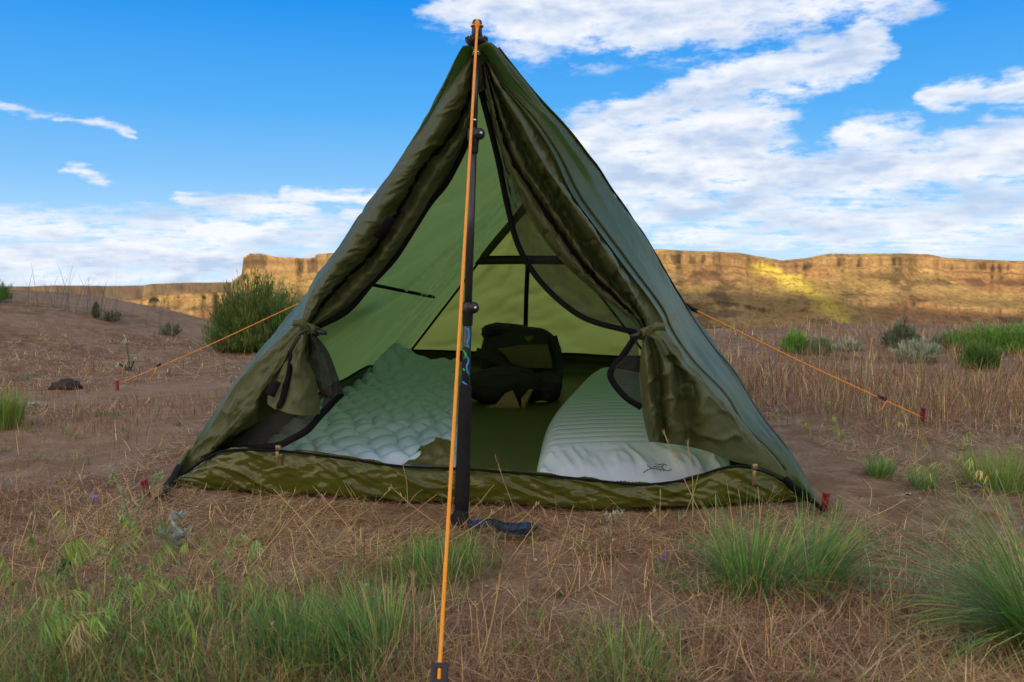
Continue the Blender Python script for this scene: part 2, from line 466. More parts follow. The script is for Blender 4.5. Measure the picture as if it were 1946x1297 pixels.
def ground_mat():
    m, t, b, out = new_mat('dry sandy soil')
    v = obj_vec(t)
    n1 = E(e_noise(v, .9, 5, .6)); n2 = E(e_noise(v, 9, 6, .65)); n3 = E(e_noise(v, 90, 4, .6))
    c = e_mix(e_smooth(n1, .38, .66), (.165, .098, .052), (.26, .168, .100))
    c = e_mix(e_smooth(n2, .40, .68), c, (.29, .205, .13))
    c = e_mix(e_smooth(n3, .52, .7) * .75, c, (.10, .06, .04))
    setc(t, b.inputs['Base Color'], c); b.inputs['Roughness'].default_value = .95; b.inputs['Specular IOR Level'].default_value = .1
    bump(t, b, (n2 * .6 + n3 * .4).s, .9, .02)
    return m
ground = mesh_obj('ground', np.stack([GX, GY, gz], -1).reshape(-1, 3), grid_faces(*GX.shape), ground_mat())
tag(ground, kind='structure')

# ------------------------------------------------------------------ far tableland across the valley
M_MESA = attr_mat('basalt and dry grass slopes', .95, .22, .25, spec=.05, bmp=3.0, bscale=.12)
def mesa(name, skyline, dist, prof, u0, u1, nu=420, seed=1, cliff_amp=9, gully=None, dark=None, back=500):
    us = np.linspace(u0, u1, nu)
    vs = np.interp(us, [p[0] for p in skyline], [p[1] for p in skyline])
    dd = np.interp(us, [p[0] for p in skyline], [p[2] if len(p) > 2 else dist for p in skyline])
    a = (us - W0 / 2) / F
    rimx = a * dd; rimz = CZ + (516.1 - vs) / F * dd * 1.0
    fwd = [p[0] for p in prof]; drp = [p[1] for p in prof]
    cl = np.concatenate([[0], np.cumsum(np.hypot(np.diff(fwd), np.diff(drp)))])
    nr = 210; q = np.linspace(0, cl[-1], nr)
    f = np.interp(q, cl, fwd); g = np.interp(q, cl, drp)
    steep = np.interp(q, cl[:-1] + np.diff(cl) / 2, np.abs(np.diff(drp)) / np.maximum(np.hypot(np.diff(fwd), np.diff(drp)), 1e-6))
    U, Fw = np.meshgrid(np.arange(nu), f); _, Gd = np.meshgrid(np.arange(nu), g); _, St = np.meshgrid(np.arange(nu), steep)
    sx = rimx[None, :] + 0 * Fw
    butt = (fbm(sx * .02, sx * 0 + seed, 4, seed, .6) - .5) * cliff_amp * 5
    flute = (fbm(sx * .12, Gd * .012, 3, seed + 3) - .5) * cliff_amp
    rill = (fbm(sx * .045, Gd * .01 + 4, 4, seed + 7) - .5) * 10 * sst(-14, -40, Gd)
    X = sx.copy(); Y = dd[None, :] - Fw - butt - flute * sst(.3, .9, St) - rill * .6
    Z = rimz[None, :] + Gd + rill * .4 + (fbm(sx * .03, Fw * .03, 4, seed + 9) - .5) * 4 * sst(0, -12, Gd)
    edge = (fbm(sx * .09, sx * 0 + 2.2, 3, seed + 12) - .5) * 1.2
    Z = Z + edge
    X = X * (Y / dd[None, :])
    # plateau behind the rim
    bk = np.array([back * 3, back, 60, 12.0])
    XB = (rimx[None, :] * (1 + bk[:, None] / dd[None, :])); YB = dd[None, :] + bk[:, None] - butt[:1] * 1.0
    ZB = rimz[None, :] - np.array([6, 3, .6, .1])[:, None] + edge[:1]
    V = np.concatenate([np.stack([XB, YB, ZB], -1), np.stack([X, Y, Z], -1)], 0)
    nrm = np.abs(grid_normals(V))[..., 2]
    xx, zz = V[..., 0], V[..., 2]
    n1 = fbm(xx * .018, zz * .05, 4, seed + 20); n2 = fbm(xx * .06, zz * .18, 4, seed + 21)
    grass = np.array([.24, .165, .068]); earth = np.array([.225, .128, .062]); rock = np.array([.15, .10, .055]); drk = np.array([.05, .037, .028])
    c = earth + (grass - earth) * sst(.42, .6, n1)[..., None]
    c = c + (rock - c) * (sst(.80, .35, nrm) * .85)[..., None]
    c = c + (drk - c) * (sst(.55, .66, fbm(xx * .2, zz * .03, 4, seed + 24)) * sst(.7, .3, nrm) * .75)[..., None]
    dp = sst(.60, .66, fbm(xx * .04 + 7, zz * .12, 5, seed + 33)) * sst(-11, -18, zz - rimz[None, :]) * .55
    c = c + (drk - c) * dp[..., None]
    if gully is not None:  # yellow grass of the gully, with its sunlit glow painted into the colour
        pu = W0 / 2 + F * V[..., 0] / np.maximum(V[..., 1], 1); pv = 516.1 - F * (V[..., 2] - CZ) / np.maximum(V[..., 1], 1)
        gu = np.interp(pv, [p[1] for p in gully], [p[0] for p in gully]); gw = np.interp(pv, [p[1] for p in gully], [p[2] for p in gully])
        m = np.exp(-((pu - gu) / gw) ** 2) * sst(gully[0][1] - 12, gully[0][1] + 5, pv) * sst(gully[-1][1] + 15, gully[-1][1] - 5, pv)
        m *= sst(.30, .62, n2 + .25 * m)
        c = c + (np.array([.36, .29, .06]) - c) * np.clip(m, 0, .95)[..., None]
    strata = fbm(xx * .004 + 3, zz * .55, 4, seed + 41); grain = fbm(xx * .35, zz * .6, 3, seed + 43)
    c = c * (.66 + .68 * n2)[..., None] * (1 + (strata - .5) * 1.1 * sst(.85, .4, nrm))[..., None] * (.8 + .4 * grain)[..., None]
    scrub = sst(.66, .72, fbm(xx * .5, zz * 1.1, 2, seed + 47)) * sst(.3, .7, nrm) * .55
    c = c + (np.array([.07, .065, .03]) - c) * scrub[..., None]
    o = mesh_obj(name, V.reshape(-1, 3), grid_faces(*V.shape[:2]), M_MESA, None, True, c.reshape(-1, 3))
    return tag(o, kind='structure')
prof_r = [(0, 0), (2, -1.5), (7, -2.5), (9, -10), (14, -11.5), (17, -15), (50, -30), (72, -36), (74, -39), (112, -52), (116, -60), (150, -66), (154, -73), (320, -95)]
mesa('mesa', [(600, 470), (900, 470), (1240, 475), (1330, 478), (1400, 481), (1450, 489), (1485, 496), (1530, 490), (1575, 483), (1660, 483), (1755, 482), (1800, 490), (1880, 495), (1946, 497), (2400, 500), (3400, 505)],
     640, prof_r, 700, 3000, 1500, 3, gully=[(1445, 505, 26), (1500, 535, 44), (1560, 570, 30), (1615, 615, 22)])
prof_l = [(0, 0), (1.5, -8), (4, -11), (8, -13), (10, -15), (40, -30), (44, -33), (140, -62), (260, -78)]
mesa('butte', [(440, 590), (452, 545), (461, 520), (466, 489), (478, 482), (500, 483), (530, 490), (590, 492), (603, 490), (606, 484), (640, 482), (760, 486), (820, 500), (870, 600), (900, 640)],
     430, prof_l, 430, 900, 520, 11, 5)
prof_f = [(0, 0), (10, -3), (14, -8), (80, -30), (90, -36), (300, -90), (500, -120)]
mesa('distant_hills', [(-900, 560), (-200, 572), (60, 574), (85, 570), (120, 569), (200, 572), (280, 569), (290, 563), (360, 557), (420, 556), (520, 552), (700, 548), (900, 550)],
     1150, prof_f, -800, 850, 800, 23, 16)
# ------------------------------------------------------------------ the tent
def YL(v): return float(np.interp(v, [40, 95, 912, 960], [1.75, 1.76, 2.10, 2.10]))
def YR(v): return float(np.interp(v, [40, 95, 945, 980], [1.75, 1.76, 1.95, 1.95]))
def CL(pts, off=0.0): return [P(u, v, YL(v) + (off if not callable(off) else off(v))) for u, v in pts]
def CR(pts, off=0.0): return [P(u, v, YR(v) + (off if not callable(off) else off(v))) for u, v in pts]
TENT = empty('tent', (-.05, 2.9, 0))
tag(TENT, 'olive green ridge tent with both door flaps tied back and a glossy floor sill', 'tent')
RA = Vector((.076, 4.25, .945)); RD = Vector((-.66, 4.25, -.005)); RE = Vector((.82, 4.25, -.005))
FA = P(906, 106, 1.77)
def lerp(a, b, t): return a + (b - a) * t
# front hems, apex -> corner
LO = [(897, 98), (850, 175), (810, 237), (763, 300), (718, 367), (668, 442), (627, 500), (599, 542), (582, 578), (574, 604)]
LL = [(541, 636), (502, 672), (458, 719), (430, 761), (399, 814), (363, 858), (344, 886), (334, 915)]
RO = [(921, 100), (950, 155), (1005, 222), (1050, 290), (1088, 370), (1138, 440), (1190, 510), (1236, 570), (1258, 605), (1266, 630)]
RL = [(1316, 702), (1377, 760), (1408, 810), (1440, 840), (1470, 868), (1512, 925)]
SIL = [(940, 110), (971, 143), (1022, 205), (1078, 263), (1112, 308), (1160, 370), (1201, 425), (1237, 475), (1265, 522), (1298, 578), (1312, 600), (1334, 631), (1368, 677), (1396, 723), (1424, 773), (1464, 828), (1501, 878), (1534, 934)]
silY = lambda v: float(np.interp(v, [95, 200, 300, 475, 590, 700, 830, 934], [1.84, 1.95, 2.06, 2.5, 2.9, 2.55, 2.2, 1.99]))
def mid_line(t0, side, n=8, sag=.0):
    top = lerp(FA, RA, t0); bot = lerp(CL(LL)[-1], RD, t0) if side < 0 else lerp(CR(RL)[-1], RE, t0)
    bot.z = -.004
    return [lerp(top, bot, i / (n - 1)) + Vector((side * sag * math.sin(math.pi * i / (n - 1)), 0, 0)) for i in range(n)]
# roof panels
right = loft([CR(RO + RL), [lerp(FA, RA, .03)] + [P(u, v, silY(v)) for u, v in SIL], mid_line(.62, 1, sag=.05), mid_line(.82, 1, sag=.015), [lerp(RA, RE, i / 7) for i in range(8)]], 160, 110, .0085, (16, 2.5), 3, 3.0)
grid_obj('roof_panel', right, M_ROOF, TENT)['label'] = 'right roof panel pulled outward by the side guyline'
LS = [(892, 120, 1.86), (850, 200, 1.97), (792, 300, 2.08), (728, 390, 2.28), (672, 470, 2.5), (620, 530, 2.72), (580, 580, 2.86), (540, 645, 2.66), (505, 690, 2.5), (450, 770, 2.32), (400, 845, 2.2), (348, 905, 2.13)]
left = loft([CL(LO + LL), [lerp(FA, RA, .03)] + [P(*q) for q in LS], mid_line(.62, -1, sag=.05), mid_line(.82, -1, sag=.015), [lerp(RA, RD, i / 7) for i in range(8)]], 160, 110, .011, (14, 2.5), 8, 5.0)
grid_obj('roof_panel', left, M_ROOF, TENT)['label'] = 'left roof panel glowing green from inside'
# rear wall
rear = loft([[lerp(RA, RD, i / 7) for i in range(8)], [lerp(RA, lerp(RD, RE, .5), i / 7) + Vector((0, .03 * math.sin(math.pi * i / 7), 0)) for i in range(8)], [lerp(RA, RE, i / 7) for i in range(8)]], 70, 70, .012, (4, 6), 5, 2.0)
grid_obj('rear_wall', rear, M_REAR, TENT)
def on_rear(u, v, dy=-.012): return P(u, v, 4.25 + dy)
ribbon('rear_vent_hem', [on_rear(902, 496, -.022), on_rear(1000, 495, -.02), on_rear(1090, 496, -.022)], (0, 0, 1), .042, M_HEM, TENT, .003)
ribbon('rear_vent_hem', [on_rear(917, 490, -.045), on_rear(955, 445, -.045), on_rear(998, 395, -.04)], (1, 0, .7), .040, M_HEM, TENT, .003)
tube('vent_edge', [on_rear(905, 488, -.03), on_rear(1000, 487, -.028), on_rear(1088, 488, -.03)], .004, M_ZIP, TENT, 6)
ribbon('rear_zipper', [on_rear(1003, 502, -.01), on_rear(1000, 570, -.004), on_rear(998, 672, .0)], (1, 0, 0), .024, M_ZIP, TENT, .004)
def on_left(u, v):
    q = left.reshape(-1, 3); pu = W0 / 2 + F * q[:, 0] / (q[:, 1] * math.cos(PITCH) - (q[:, 2] - CZ) * math.sin(PITCH))
    pv = H0 / 2 - F * (q[:, 1] * math.sin(PITCH) + (q[:, 2] - CZ) * math.cos(PITCH)) / (q[:, 1] * math.cos(PITCH) - (q[:, 2] - CZ) * math.sin(PITCH))
    e = (pu - u) ** 2 + (pv - v) ** 2 + 1e6 * (q[:, 1] < 2.45); b = q[int(np.argmin(e))]
    return P(u, v, b[1] - .03)
ribbon('seam_tape', [on_left(826, 565), on_left(785, 557), on_left(745, 549), on_left(705, 541), on_left(665, 533)], (0, .3, 1), .014, M_ZIP, TENT, .002)
for s_, (a_, b_) in enumerate(((RA, RD), (RA, RE))):
    ribbon('corner_seam', [lerp(a_, b_, t) + Vector((.012 if s_ == 0 else -.012, -.014, 0)) for t in (0.02, .3, .6, .98)], (1, 0, 1) if s_ == 0 else (-1, 0, 1), .012, M_ZIP, TENT, .003)
# stitched seams on the outside of the right panel
for j_ in (3, 22):
    rs = right[4:-4:4, j_]; nr_ = grid_normals(right)[4:-4:4, j_]
    if nr_[:, 1].mean() > 0: nr_ = -nr_
    ribbon('roof_seam', rs + nr_ * .003, (.8, .3, -.2), .006, M_HEM, TENT, .002, 80)
# bathtub floor: front sill, side and rear walls
SB = [(335, 919), (380, 925), (430, 930), (530, 938), (640, 944), (760, 951), (870, 956), (1000, 961), (1130, 966), (1220, 966), (1300, 962), (1390, 957), (1440, 953), (1500, 949), (1530, 947)]
ST = [(345, 905), (390, 874), (430, 857), (530, 857), (640, 869), (760, 886), (870, 891), (1000, 900), (1130, 913), (1220, 921), (1300, 912), (1390, 886), (1440, 893), (1500, 922), (1528, 942)]
def gz_(u, v, z):
    d = ray(u, v); kk = (z - CZ) / d[2]; return Vector((d[0] * kk, d[1] * kk, z))
sb = [gz_(u, v, .006) for u, v in SB]; st_ = [P(u, v, b.y + .008) for (u, v), b in zip(ST, sb)]
sm = [lerp(b, t, .5) + Vector((0, -.010, 0)) for b, t in zip(sb, st_)]
s0 = [b + Vector((0, .05, -.002)) for b in sb]
sill = loft([s0, sb, sm, st_, [t + Vector((0, .03, -.012)) for t in st_]], 420, 60, .0055, (5.0, 7), 21, 16.0, edge=False)
tsill = grid_obj('sill', sill, M_TUB, TENT); tsill['label'] = 'glossy crinkled olive front sill of the tub floor'
topline = catmull(st_, 60)
tube('sill_piping', topline + np.array([0, -.006, .001]), .0032, M_ZIP, TENT, 8)
nfl = 24
fr = catmull(s0, 40); bk = np.array([lerp(RD, RE, i / 39) for i in range(40)]); bk[:, 2] = .004; bk[:, 0] *= .97; bk[:, 1] -= .03
flo = np.stack([fr * (1 - t) + bk * t for t in np.linspace(0, 1, nfl)], 0)
flo[..., 2] = .010 + .012 * fbm(flo[..., 0] * 9, flo[..., 1] * 9, 3, 31)
grid_obj('floor_sheet', flo, M_FLOOR, TENT)
def tubwall(name, a, b, h0, h1, inward, seed):
    n = 60; lo = np.array([lerp(a, b, i / (n - 1)) for i in range(n)]); lo[:, 2] = .004
    lo += np.array(inward) * .02
    hi = lo.copy(); hi[:, 2] = np.linspace(h0, h1, n) + .012 * (fbm(np.linspace(0, 6, n), np.zeros(n), 2, seed) - .5); hi += np.array(inward) * .012
    g = loft([lo, (lo + hi) / 2 + np.array(inward) * -.012, hi], n, 14, .006, (2, 12), seed)
    grid_obj(name, g, M_FLOOR, TENT)
    tube('tub_piping', hi, .005, M_ZIP, TENT, 6)
tubwall('tub_wall', RD, RE, .142, .105, (0, -1, 0), 41)
tubwall('tub_wall', sb[0] + Vector((.10, .04, 0)), RD + Vector((.04, 0, 0)), .12, .14, (1, 0, 0), 43)
tubwall('tub_wall', sb[-1] + Vector((-.08, .03, 0)), RE - Vector((.04, 0, 0)), .05, .11, (-1, 0, 0), 45)
# folded corner of the sill lining lying over the pad
fold = loft([[P(765, 884, 2.0), P(800, 882, 1.99), P(858, 890, 1.98)], [P(785, 868, 2.05), P(822, 862, 2.02), P(858, 868, 2.0)], [P(800, 848, 2.10), P(830, 836, 2.08), P(858, 846, 2.05)], [P(802, 856, 2.14), P(834, 842, 2.14), P(862, 850, 2.1)]], 24, 24, .008, (3, 3), 51)
grid_obj('folded_lining', fold, M_FLOOR, TENT)

# closed top of the front, round the pole
cap = loft([[P(895, 97, 1.775), P(880, 125, 1.79), P(866, 160, 1.82)], [P(903, 90, 1.765), P(900, 128, 1.775), P(897, 172, 1.80)], [P(909, 90, 1.765), P(909, 128, 1.775), P(908, 178, 1.80)], [P(918, 90, 1.765), P(922, 128, 1.775), P(926, 168, 1.80)], [P(926, 97, 1.775), P(945, 132, 1.79), P(964, 160, 1.83)]], 30, 30, .004, (4, 3), 57)
grid_obj('apex_cap', cap, M_FLAP, TENT)
# ---- left door
off = lambda a: (lambda v: a * float(np.interp(v, [95, 180, 520, 625], [.1, .7, 1, .25])))
Lr1 = [(899, 102), (864, 178), (828, 242), (788, 300), (746, 362), (703, 425), (662, 477), (622, 530), (597, 580), (582, 612)]
Lr1b = [(901, 105), (880, 180), (848, 245), (806, 295), (770, 350), (732, 412), (692, 472), (645, 524), (608, 574), (584, 614)]
Lv = [(903, 112), (896, 175), (868, 238), (838, 280), (804, 318), (776, 368), (748, 418), (706, 482), (655, 532), (618, 572), (588, 617)]
Lr2 = [(904, 118), (899, 185), (880, 246), (852, 292), (822, 335), (792, 388), (760, 438), (718, 498), (674, 546), (634, 586), (594, 619)]
Lz = [(905, 126), (900, 198), (886, 256), (862, 302), (834, 348), (804, 402), (772, 452), (728, 512), (686, 556), (642, 593), (597, 621)]
Lm = [(905, 130), (901, 212), (890, 262), (872, 305), (846, 352), (818, 386), (790, 430), (750, 492), (706, 540), (660, 592), (600, 624)]
flap = loft([CL(LO), CL(Lr1, off(-.05)), CL(Lr1b, off(-.035)), CL(Lv, off(.035)), CL(Lr2, off(-.022)), CL(Lz, off(.02))], 260, 130, .0042, (4.0, 13), 61, 14.0)
dl = grid_obj('door_flap', flap, M_FLAP, TENT); dl['label'] = 'left door flap rolled and tied back'
grid_obj('door_netting', loft([CL(Lz, off(.018)), CL([(lerp(a[0], b[0], .5), lerp(a[1], b[1], .5)) for a, b in zip(Lz, Lm)], off(.045)), CL(Lm, off(.03))], 100, 14, .004, (2, 9), 63), M_MESHD, TENT)
ribbon('door_zipper', CL(Lm, off(.028)), (1, .2, -.4), .013, M_ZIP, TENT, .003, 90)
ribbon('door_zipper', CL(Lv, off(.030)), (1, .2, -.4), .010, M_ZIP, TENT, .003, 90)
ribbon('velcro_patch', CL([(745, 414), (730, 434), (716, 452)], -.052), (1, .1, .5), .024, M_BLACK, TENT, .003, 10)
# lower part of the left door panel
l1 = [(577, 610), (552, 648), (520, 692), (480, 740), (452, 782), (420, 824), (380, 866), (356, 893), (337, 918)]
l2 = [(580, 614), (560, 654), (538, 694), (506, 736), (480, 778), (452, 806), (405, 850), (368, 890), (340, 919)]
l3 = [(583, 620), (564, 656), (545, 692), (522, 722), (494, 750), (486, 803), (428, 830), (391, 872), (345, 917)]
offl = lambda a: (lambda v: a * float(np.interp(v, [612, 680, 840, 915], [.3, 1, 1, .1])))
lowL = loft([CL([LO[-1]] + LL), CL(l1, offl(-.035)), CL(l2, offl(-.05)), CL(l3, offl(.02))], 110, 40, .008, (3, 7), 67, 4.0)
grid_obj('door_skirt', lowL, M_FLAP, TENT)
inn = [P(u, v, y) for u, v, y in [(590, 628, 2.02), (592, 665, 2.06), (585, 705, 2.08), (575, 750, 2.10), (560, 790, 2.11), (500, 832, 2.12), (430, 850, 2.13), (380, 880, 2.12)]]
grid_obj('inner_shade_sheet', loft([CL(l3, offl(.02)), inn], 40, 12, .004, (2, 5), 69), M_HEM, TENT)  # dark sheet added behind the left skirt for the shaded interior
def hang(name, curves, offs, side, mat, nt_=50, ns=24, wr=.005, seed=1, wf=(3, 3)):
    fn = CL if side < 0 else CR
    base = YL(628) if side < 0 else YR(632)
    cs = [[P(u, v, base + o_) for u, v in c] for c, o_ in zip(curves, offs)]
    return grid_obj(name, loft(cs, nt_, ns, wr, wf, seed, 1.0), mat, TENT)
hang('hanging_flap', [[(573, 634), (556, 660), (549, 717), (537, 760), (528, 779)], [(577, 633), (563, 668), (560, 720), (553, 762), (549, 786)], [(580, 633), (573, 690), (580, 728), (578, 764), (577, 790)], [(585, 634), (580, 676), (598, 712), (606, 755), (609, 787)]], (-.03, -.062, -.068, -.03), -1, M_FLAP, seed=70)
hang('hanging_flap', [[(566, 636), (540, 680), (519, 725), (509, 752), (508, 768)], [(569, 636), (550, 690), (535, 735), (527, 766), (522, 778)], [(574, 634), (556, 664), (547, 720), (536, 762), (529, 780)]], (.0, -.035, -.028), -1, M_FLAP, seed=71)
hang('hanging_flap', [[(582, 632), (576, 660), (574, 690)], [(588, 632), (584, 662), (583, 692)]], (-.02, -.045), -1, M_FLAP, seed=72)
ribbon('flap_zipper', [P(u, v, YL(628) - .040) for u, v in [(572, 640), (556, 668), (548, 715), (538, 756), (529, 776)]], (1, 0, .2), .012, M_ZIP, TENT, .003)
ribbon('velcro_patch', [P(u, v, YL(628) - .050) for u, v in [(526, 724), (519, 738), (513, 752)]], (1, 0, .4), .024, M_BLACK, TENT, .003, 8)
hang('hanging_netting', [[(585, 634), (588, 690), (602, 735), (612, 752)], [(592, 634), (606, 672), (622, 718), (630, 752)], [(598, 635), (622, 665), (641, 712), (653, 748)]], (-.02, -.045, -.01), -1, M_MESHD, seed=73)
bpt = [(652, 748), (630, 768), (607, 792), (585, 817), (558, 833), (530, 846), (480, 852), (420, 853)]
bY = [YL(628), 1.96, 1.955, 1.955, 1.965, 1.985, 2.03, 2.08]
bc = [P(u, v, y) for (u, v), y in zip(bpt, bY)]
ribbon('netting_border', bc, (.4, 0, 1), .017, M_ZIP, TENT, .004, 60)
up = [P(u, v, y + .03) for (u, v), y in zip([(640, 752), (618, 752), (609, 780), (580, 790), (548, 782), (515, 790), (470, 815), (430, 838)], bY)]
grid_obj('netting_panel', loft([bc, up], 40, 12), M_MESH, TENT)

# ---- right door
Rr1 = [(923, 112), (945, 160), (988, 230), (1026, 300), (1072, 368), (1126, 440), (1170, 508), (1208, 568), (1226, 604), (1233, 628)]
Rv1 = [(922, 116), (940, 162), (972, 230), (1004, 300), (1050, 368), (1096, 440), (1140, 508), (1194, 568), (1219, 604), (1230, 630)]
Rr2 = [(921, 119), (934, 162), (958, 230), (986, 300), (1030, 368), (1078, 440), (1124, 508), (1180, 566), (1213, 604), (1228, 632)]
Rzp = [(921, 122), (930, 164), (949, 232), (972, 302), (1016, 374), (1066, 444), (1116, 510), (1172, 566), (1209, 604), (1226, 633)]
Rs = [(920, 126), (928, 166), (944, 234), (966, 304), (998, 366), (1042, 436), (1094, 504), (1152, 562), (1204, 605), (1224, 634)]
Ri = [(919, 132), (925, 170), (939, 236), (960, 304), (982, 364), (1020, 434), (1068, 498), (1134, 557), (1192, 601), (1221, 634)]
Rm = [(912, 142), (915, 176), (929, 232), (947, 306), (964, 390), (985, 467), (1018, 524), (1066, 574), (1118, 608), (1214, 634)]
offr = lambda a: (lambda v: a * float(np.interp(v, [95, 180, 520, 632], [.1, .7, 1, .25])))
flapr = loft([CR(RO), CR([(lerp(a[0], b[0], .4), lerp(a[1], b[1], .4)) for a, b in zip(RO, Rr1)], offr(.012)), CR(Rr1, offr(-.062)), CR(Rv1, offr(.030)), CR(Rr2, offr(-.028)), CR(Rzp, offr(.012))], 260, 140, .0042, (4.0, 13), 81, -14.0)
dr = grid_obj('door_flap', flapr, M_FLAP, TENT); dr['label'] = 'right door flap gathered in long folds'
grid_obj('door_flap_lining', loft([CR(Rzp, offr(.014)), CR(Rs, offr(-.032)), CR(Ri, offr(.01))], 180, 50, .0042, (3, 13), 83, -6.0), M_FLAP, TENT)
ribbon('door_zipper', CR(Rzp, offr(-.002)), (1, .2, .5), .017, M_ZIP, TENT, .003, 90)
grid_obj('door_netting', loft([CR(Ri, offr(.012)), CR([(lerp(a[0], b[0], .5), lerp(a[1], b[1], .5)) for a, b in zip(Ri, Rm)], offr(.05)), CR(Rm, offr(.04))], 100, 24, .006, (3, 9), 85), M_MESH, TENT)
ribbon('netting_border', CR(Rm, offr(.038)), (1, .2, .5), .013, M_ZIP, TENT, .004, 90)
# skirt below the right tie
C = [[(1222, 640), (1216, 692), (1218, 740), (1222, 790), (1233, 840)],
     [(1227, 638), (1231, 690), (1235, 745), (1240, 790), (1249, 841)],
     [(1235, 638), (1249, 690), (1251, 745), (1256, 790), (1262, 843)],
     [(1240, 638), (1262, 690), (1275, 745), (1276, 790), (1282, 845)],
     [(1246, 636), (1280, 690), (1298, 740), (1303, 790), (1312, 850)],
     [(1250, 636), (1295, 690), (1325, 740), (1338, 795), (1346, 859)],
     [(1255, 634), (1305, 694), (1350, 748), (1380, 804), (1396, 878)],
     [(1261, 632), (1311, 698), (1363, 754), (1405, 814), (1445, 888)],
     [RO[-1], (1316, 702), (1377, 760), (1430, 825), (1500, 910)]]
offC = (-.05, -.085, -.03, -.09, -.035, -.075, -.045, -.03, .002)
hs_ = lambda a: (lambda v: a * float(np.interp(v, [630, 680, 800, 900], [.25, .9, 1, .6])))
skr = loft([CR(c, hs_(o_)) for c, o_ in zip(C, offC)], 110, 130, .006, (5, 4), 91, 2.0)
grid_obj('door_skirt', skr, M_FLAP, TENT)['label'] = 'right door skirt hanging in folds below the tie'
cuff = loft([[P(1305 + 13 * math.cos(a), 738 + 9 * math.sin(a), 1.80), P(1307 + 13 * math.cos(a), 752 + 9 * math.sin(a), 1.835)] for a in np.linspace(0, 2 * math.pi, 13)], 6, 26, 0)
grid_obj('rolled_cuff', cuff, M_FLAP, TENT)
bl = [P(u, v, YR(632) - .01) for u, v in [(1208, 640), (1182, 678), (1160, 708), (1165, 727), (1190, 756), (1219, 775)]]
ribbon('netting_border', bl, (1, 0, .3), .015, M_ZIP, TENT, .004)
bi = [P(u, v, YR(632) - .02) for u, v in [(1212, 640), (1214, 672), (1215, 704), (1216, 725), (1218, 750), (1221, 775)]]
grid_obj('netting_panel', loft([bl, bi], 30, 12, .004, (2, 4), 4), M_MESH, TENT)
# ties that hold the doors back
def tie(side, u, v, Y):
    f = (lambda du, dv, dy=0.0: P(u + side * du, v + dv, Y + dy))
    r = ribbon('door_tie', [f(16, -14, .0), f(4, -6, -.03), f(-12, 0, -.035), f(-22, 4, -.005), f(-10, 8, .03)], (0, .2, 1), .020, M_FLAP, TENT, .003, 24)
    ribbon('tie_end', [f(-4, 0, -.04), f(14, 10, -.052), f(24, 26, -.05), f(34, 44, -.045)], (.7, .1, .7), .013, M_FLAP, r, .002, 16)
    ribbon('tie_end', [f(-4, 1, -.04), f(10, -10, -.055), f(28, -12, -.055)], (0, .1, 1), .015, M_FLAP, r, .002, 16)
    tube('toggle', [f(-16, 2, -.03), f(-26, 6, -.035), f(-37, 8, -.035)], [.006, .007, .004], M_PLAST, r, 8)
    return r
tie(-1, 584, 626, 1.965); tie(1, 1234, 632, 1.86)
# zipper pulls
def pull(u, v, Y):
    p = P(u, v, Y)
    V, Fc = join_geo([box_geo(p, .012, .010, .012), box_geo(p + Vector((-.002, -.004, -.026)), .007, .003, .034)])
    mesh_obj('zipper_pull', V, Fc, M_BRASS, TENT)
pull(529, 851, 1.935); pull(1434, 887, 1.845)
# corner webbing
ribbon('corner_strap', [P(343, 884, 2.05), P(330, 906, 2.03), P(316, 926, 2.0), gz_(301, 945, .012)], (1, .2, .6), .020, M_BLACK, TENT, .004)
ribbon('corner_strap', [P(338, 914, 2.05), P(326, 925, 2.01), gz_(312, 936, .012)], (1, .2, .6), .012, M_BLACK, TENT, .004)
ribbon('corner_strap', [P(1490, 910, 1.88), P(1515, 932, 1.87), P(1540, 950, 1.86), gz_(1562, 968, .012)], (.6, .1, -.8), .027, M_BLACK, TENT, .005)
ribbon('guy_loop', [P(1300, 578, 2.92), P(1314, 587, 2.91), P(1326, 592, 2.90)], (0, 0, 1), .014, M_BLACK, TENT, .003, 10)

# ------------------------------------------------------------------ trekking pole set upside down
pt, pb = P(907, 40, 1.745), P(876, 1003, 1.715); pb.z = th(pb.x, pb.y) + .0
POLE = empty('trekking_pole', (pb.x, pb.y, 0))
tag(POLE, 'black trekking pole standing upside down as the front tent post', 'trekking pole')
def pp(v): return pt + (pb - pt) * ((v - 40) / (1003 - 40))
lathe('rubber_tip', pp(38), pp(70), [(0, .004), (.05, .009), (.2, .0105), (.9, .0115), (1, .010)], M_PLAST, POLE)
bk_ = tube('basket', [pp(72), pp(74), pp(80), pp(88), pp(92)], [.012, .0235, .0235, .015, .008], M_PLAST, POLE, 24)
gv = []
for i in range(18):
    a = 2 * math.pi * i / 18
    gv.append(box_geo(pp(74) + Vector((.0225 * math.cos(a), .0225 * math.sin(a), 0)), .004, .004, .006))
V, Fc = join_geo(gv); mesh_obj('basket_teeth', V, Fc, M_PLAST, bk_)
lathe('tip_ferrule', pp(90), pp(104), [(0, .008), (1, .0105)], M_METAL, POLE)
lathe('lower_shaft', pp(100), pp(250), [(0, .0072), (1, .0072)], M_SHAFT, POLE)
lathe('middle_shaft', pp(250), pp(580), [(0, .0082), (1, .0085)], M_SHAFT, POLE)
lathe('upper_shaft', pp(580), pp(726), [(0, .0094), (1, .0094)], M_SHAFT, POLE)
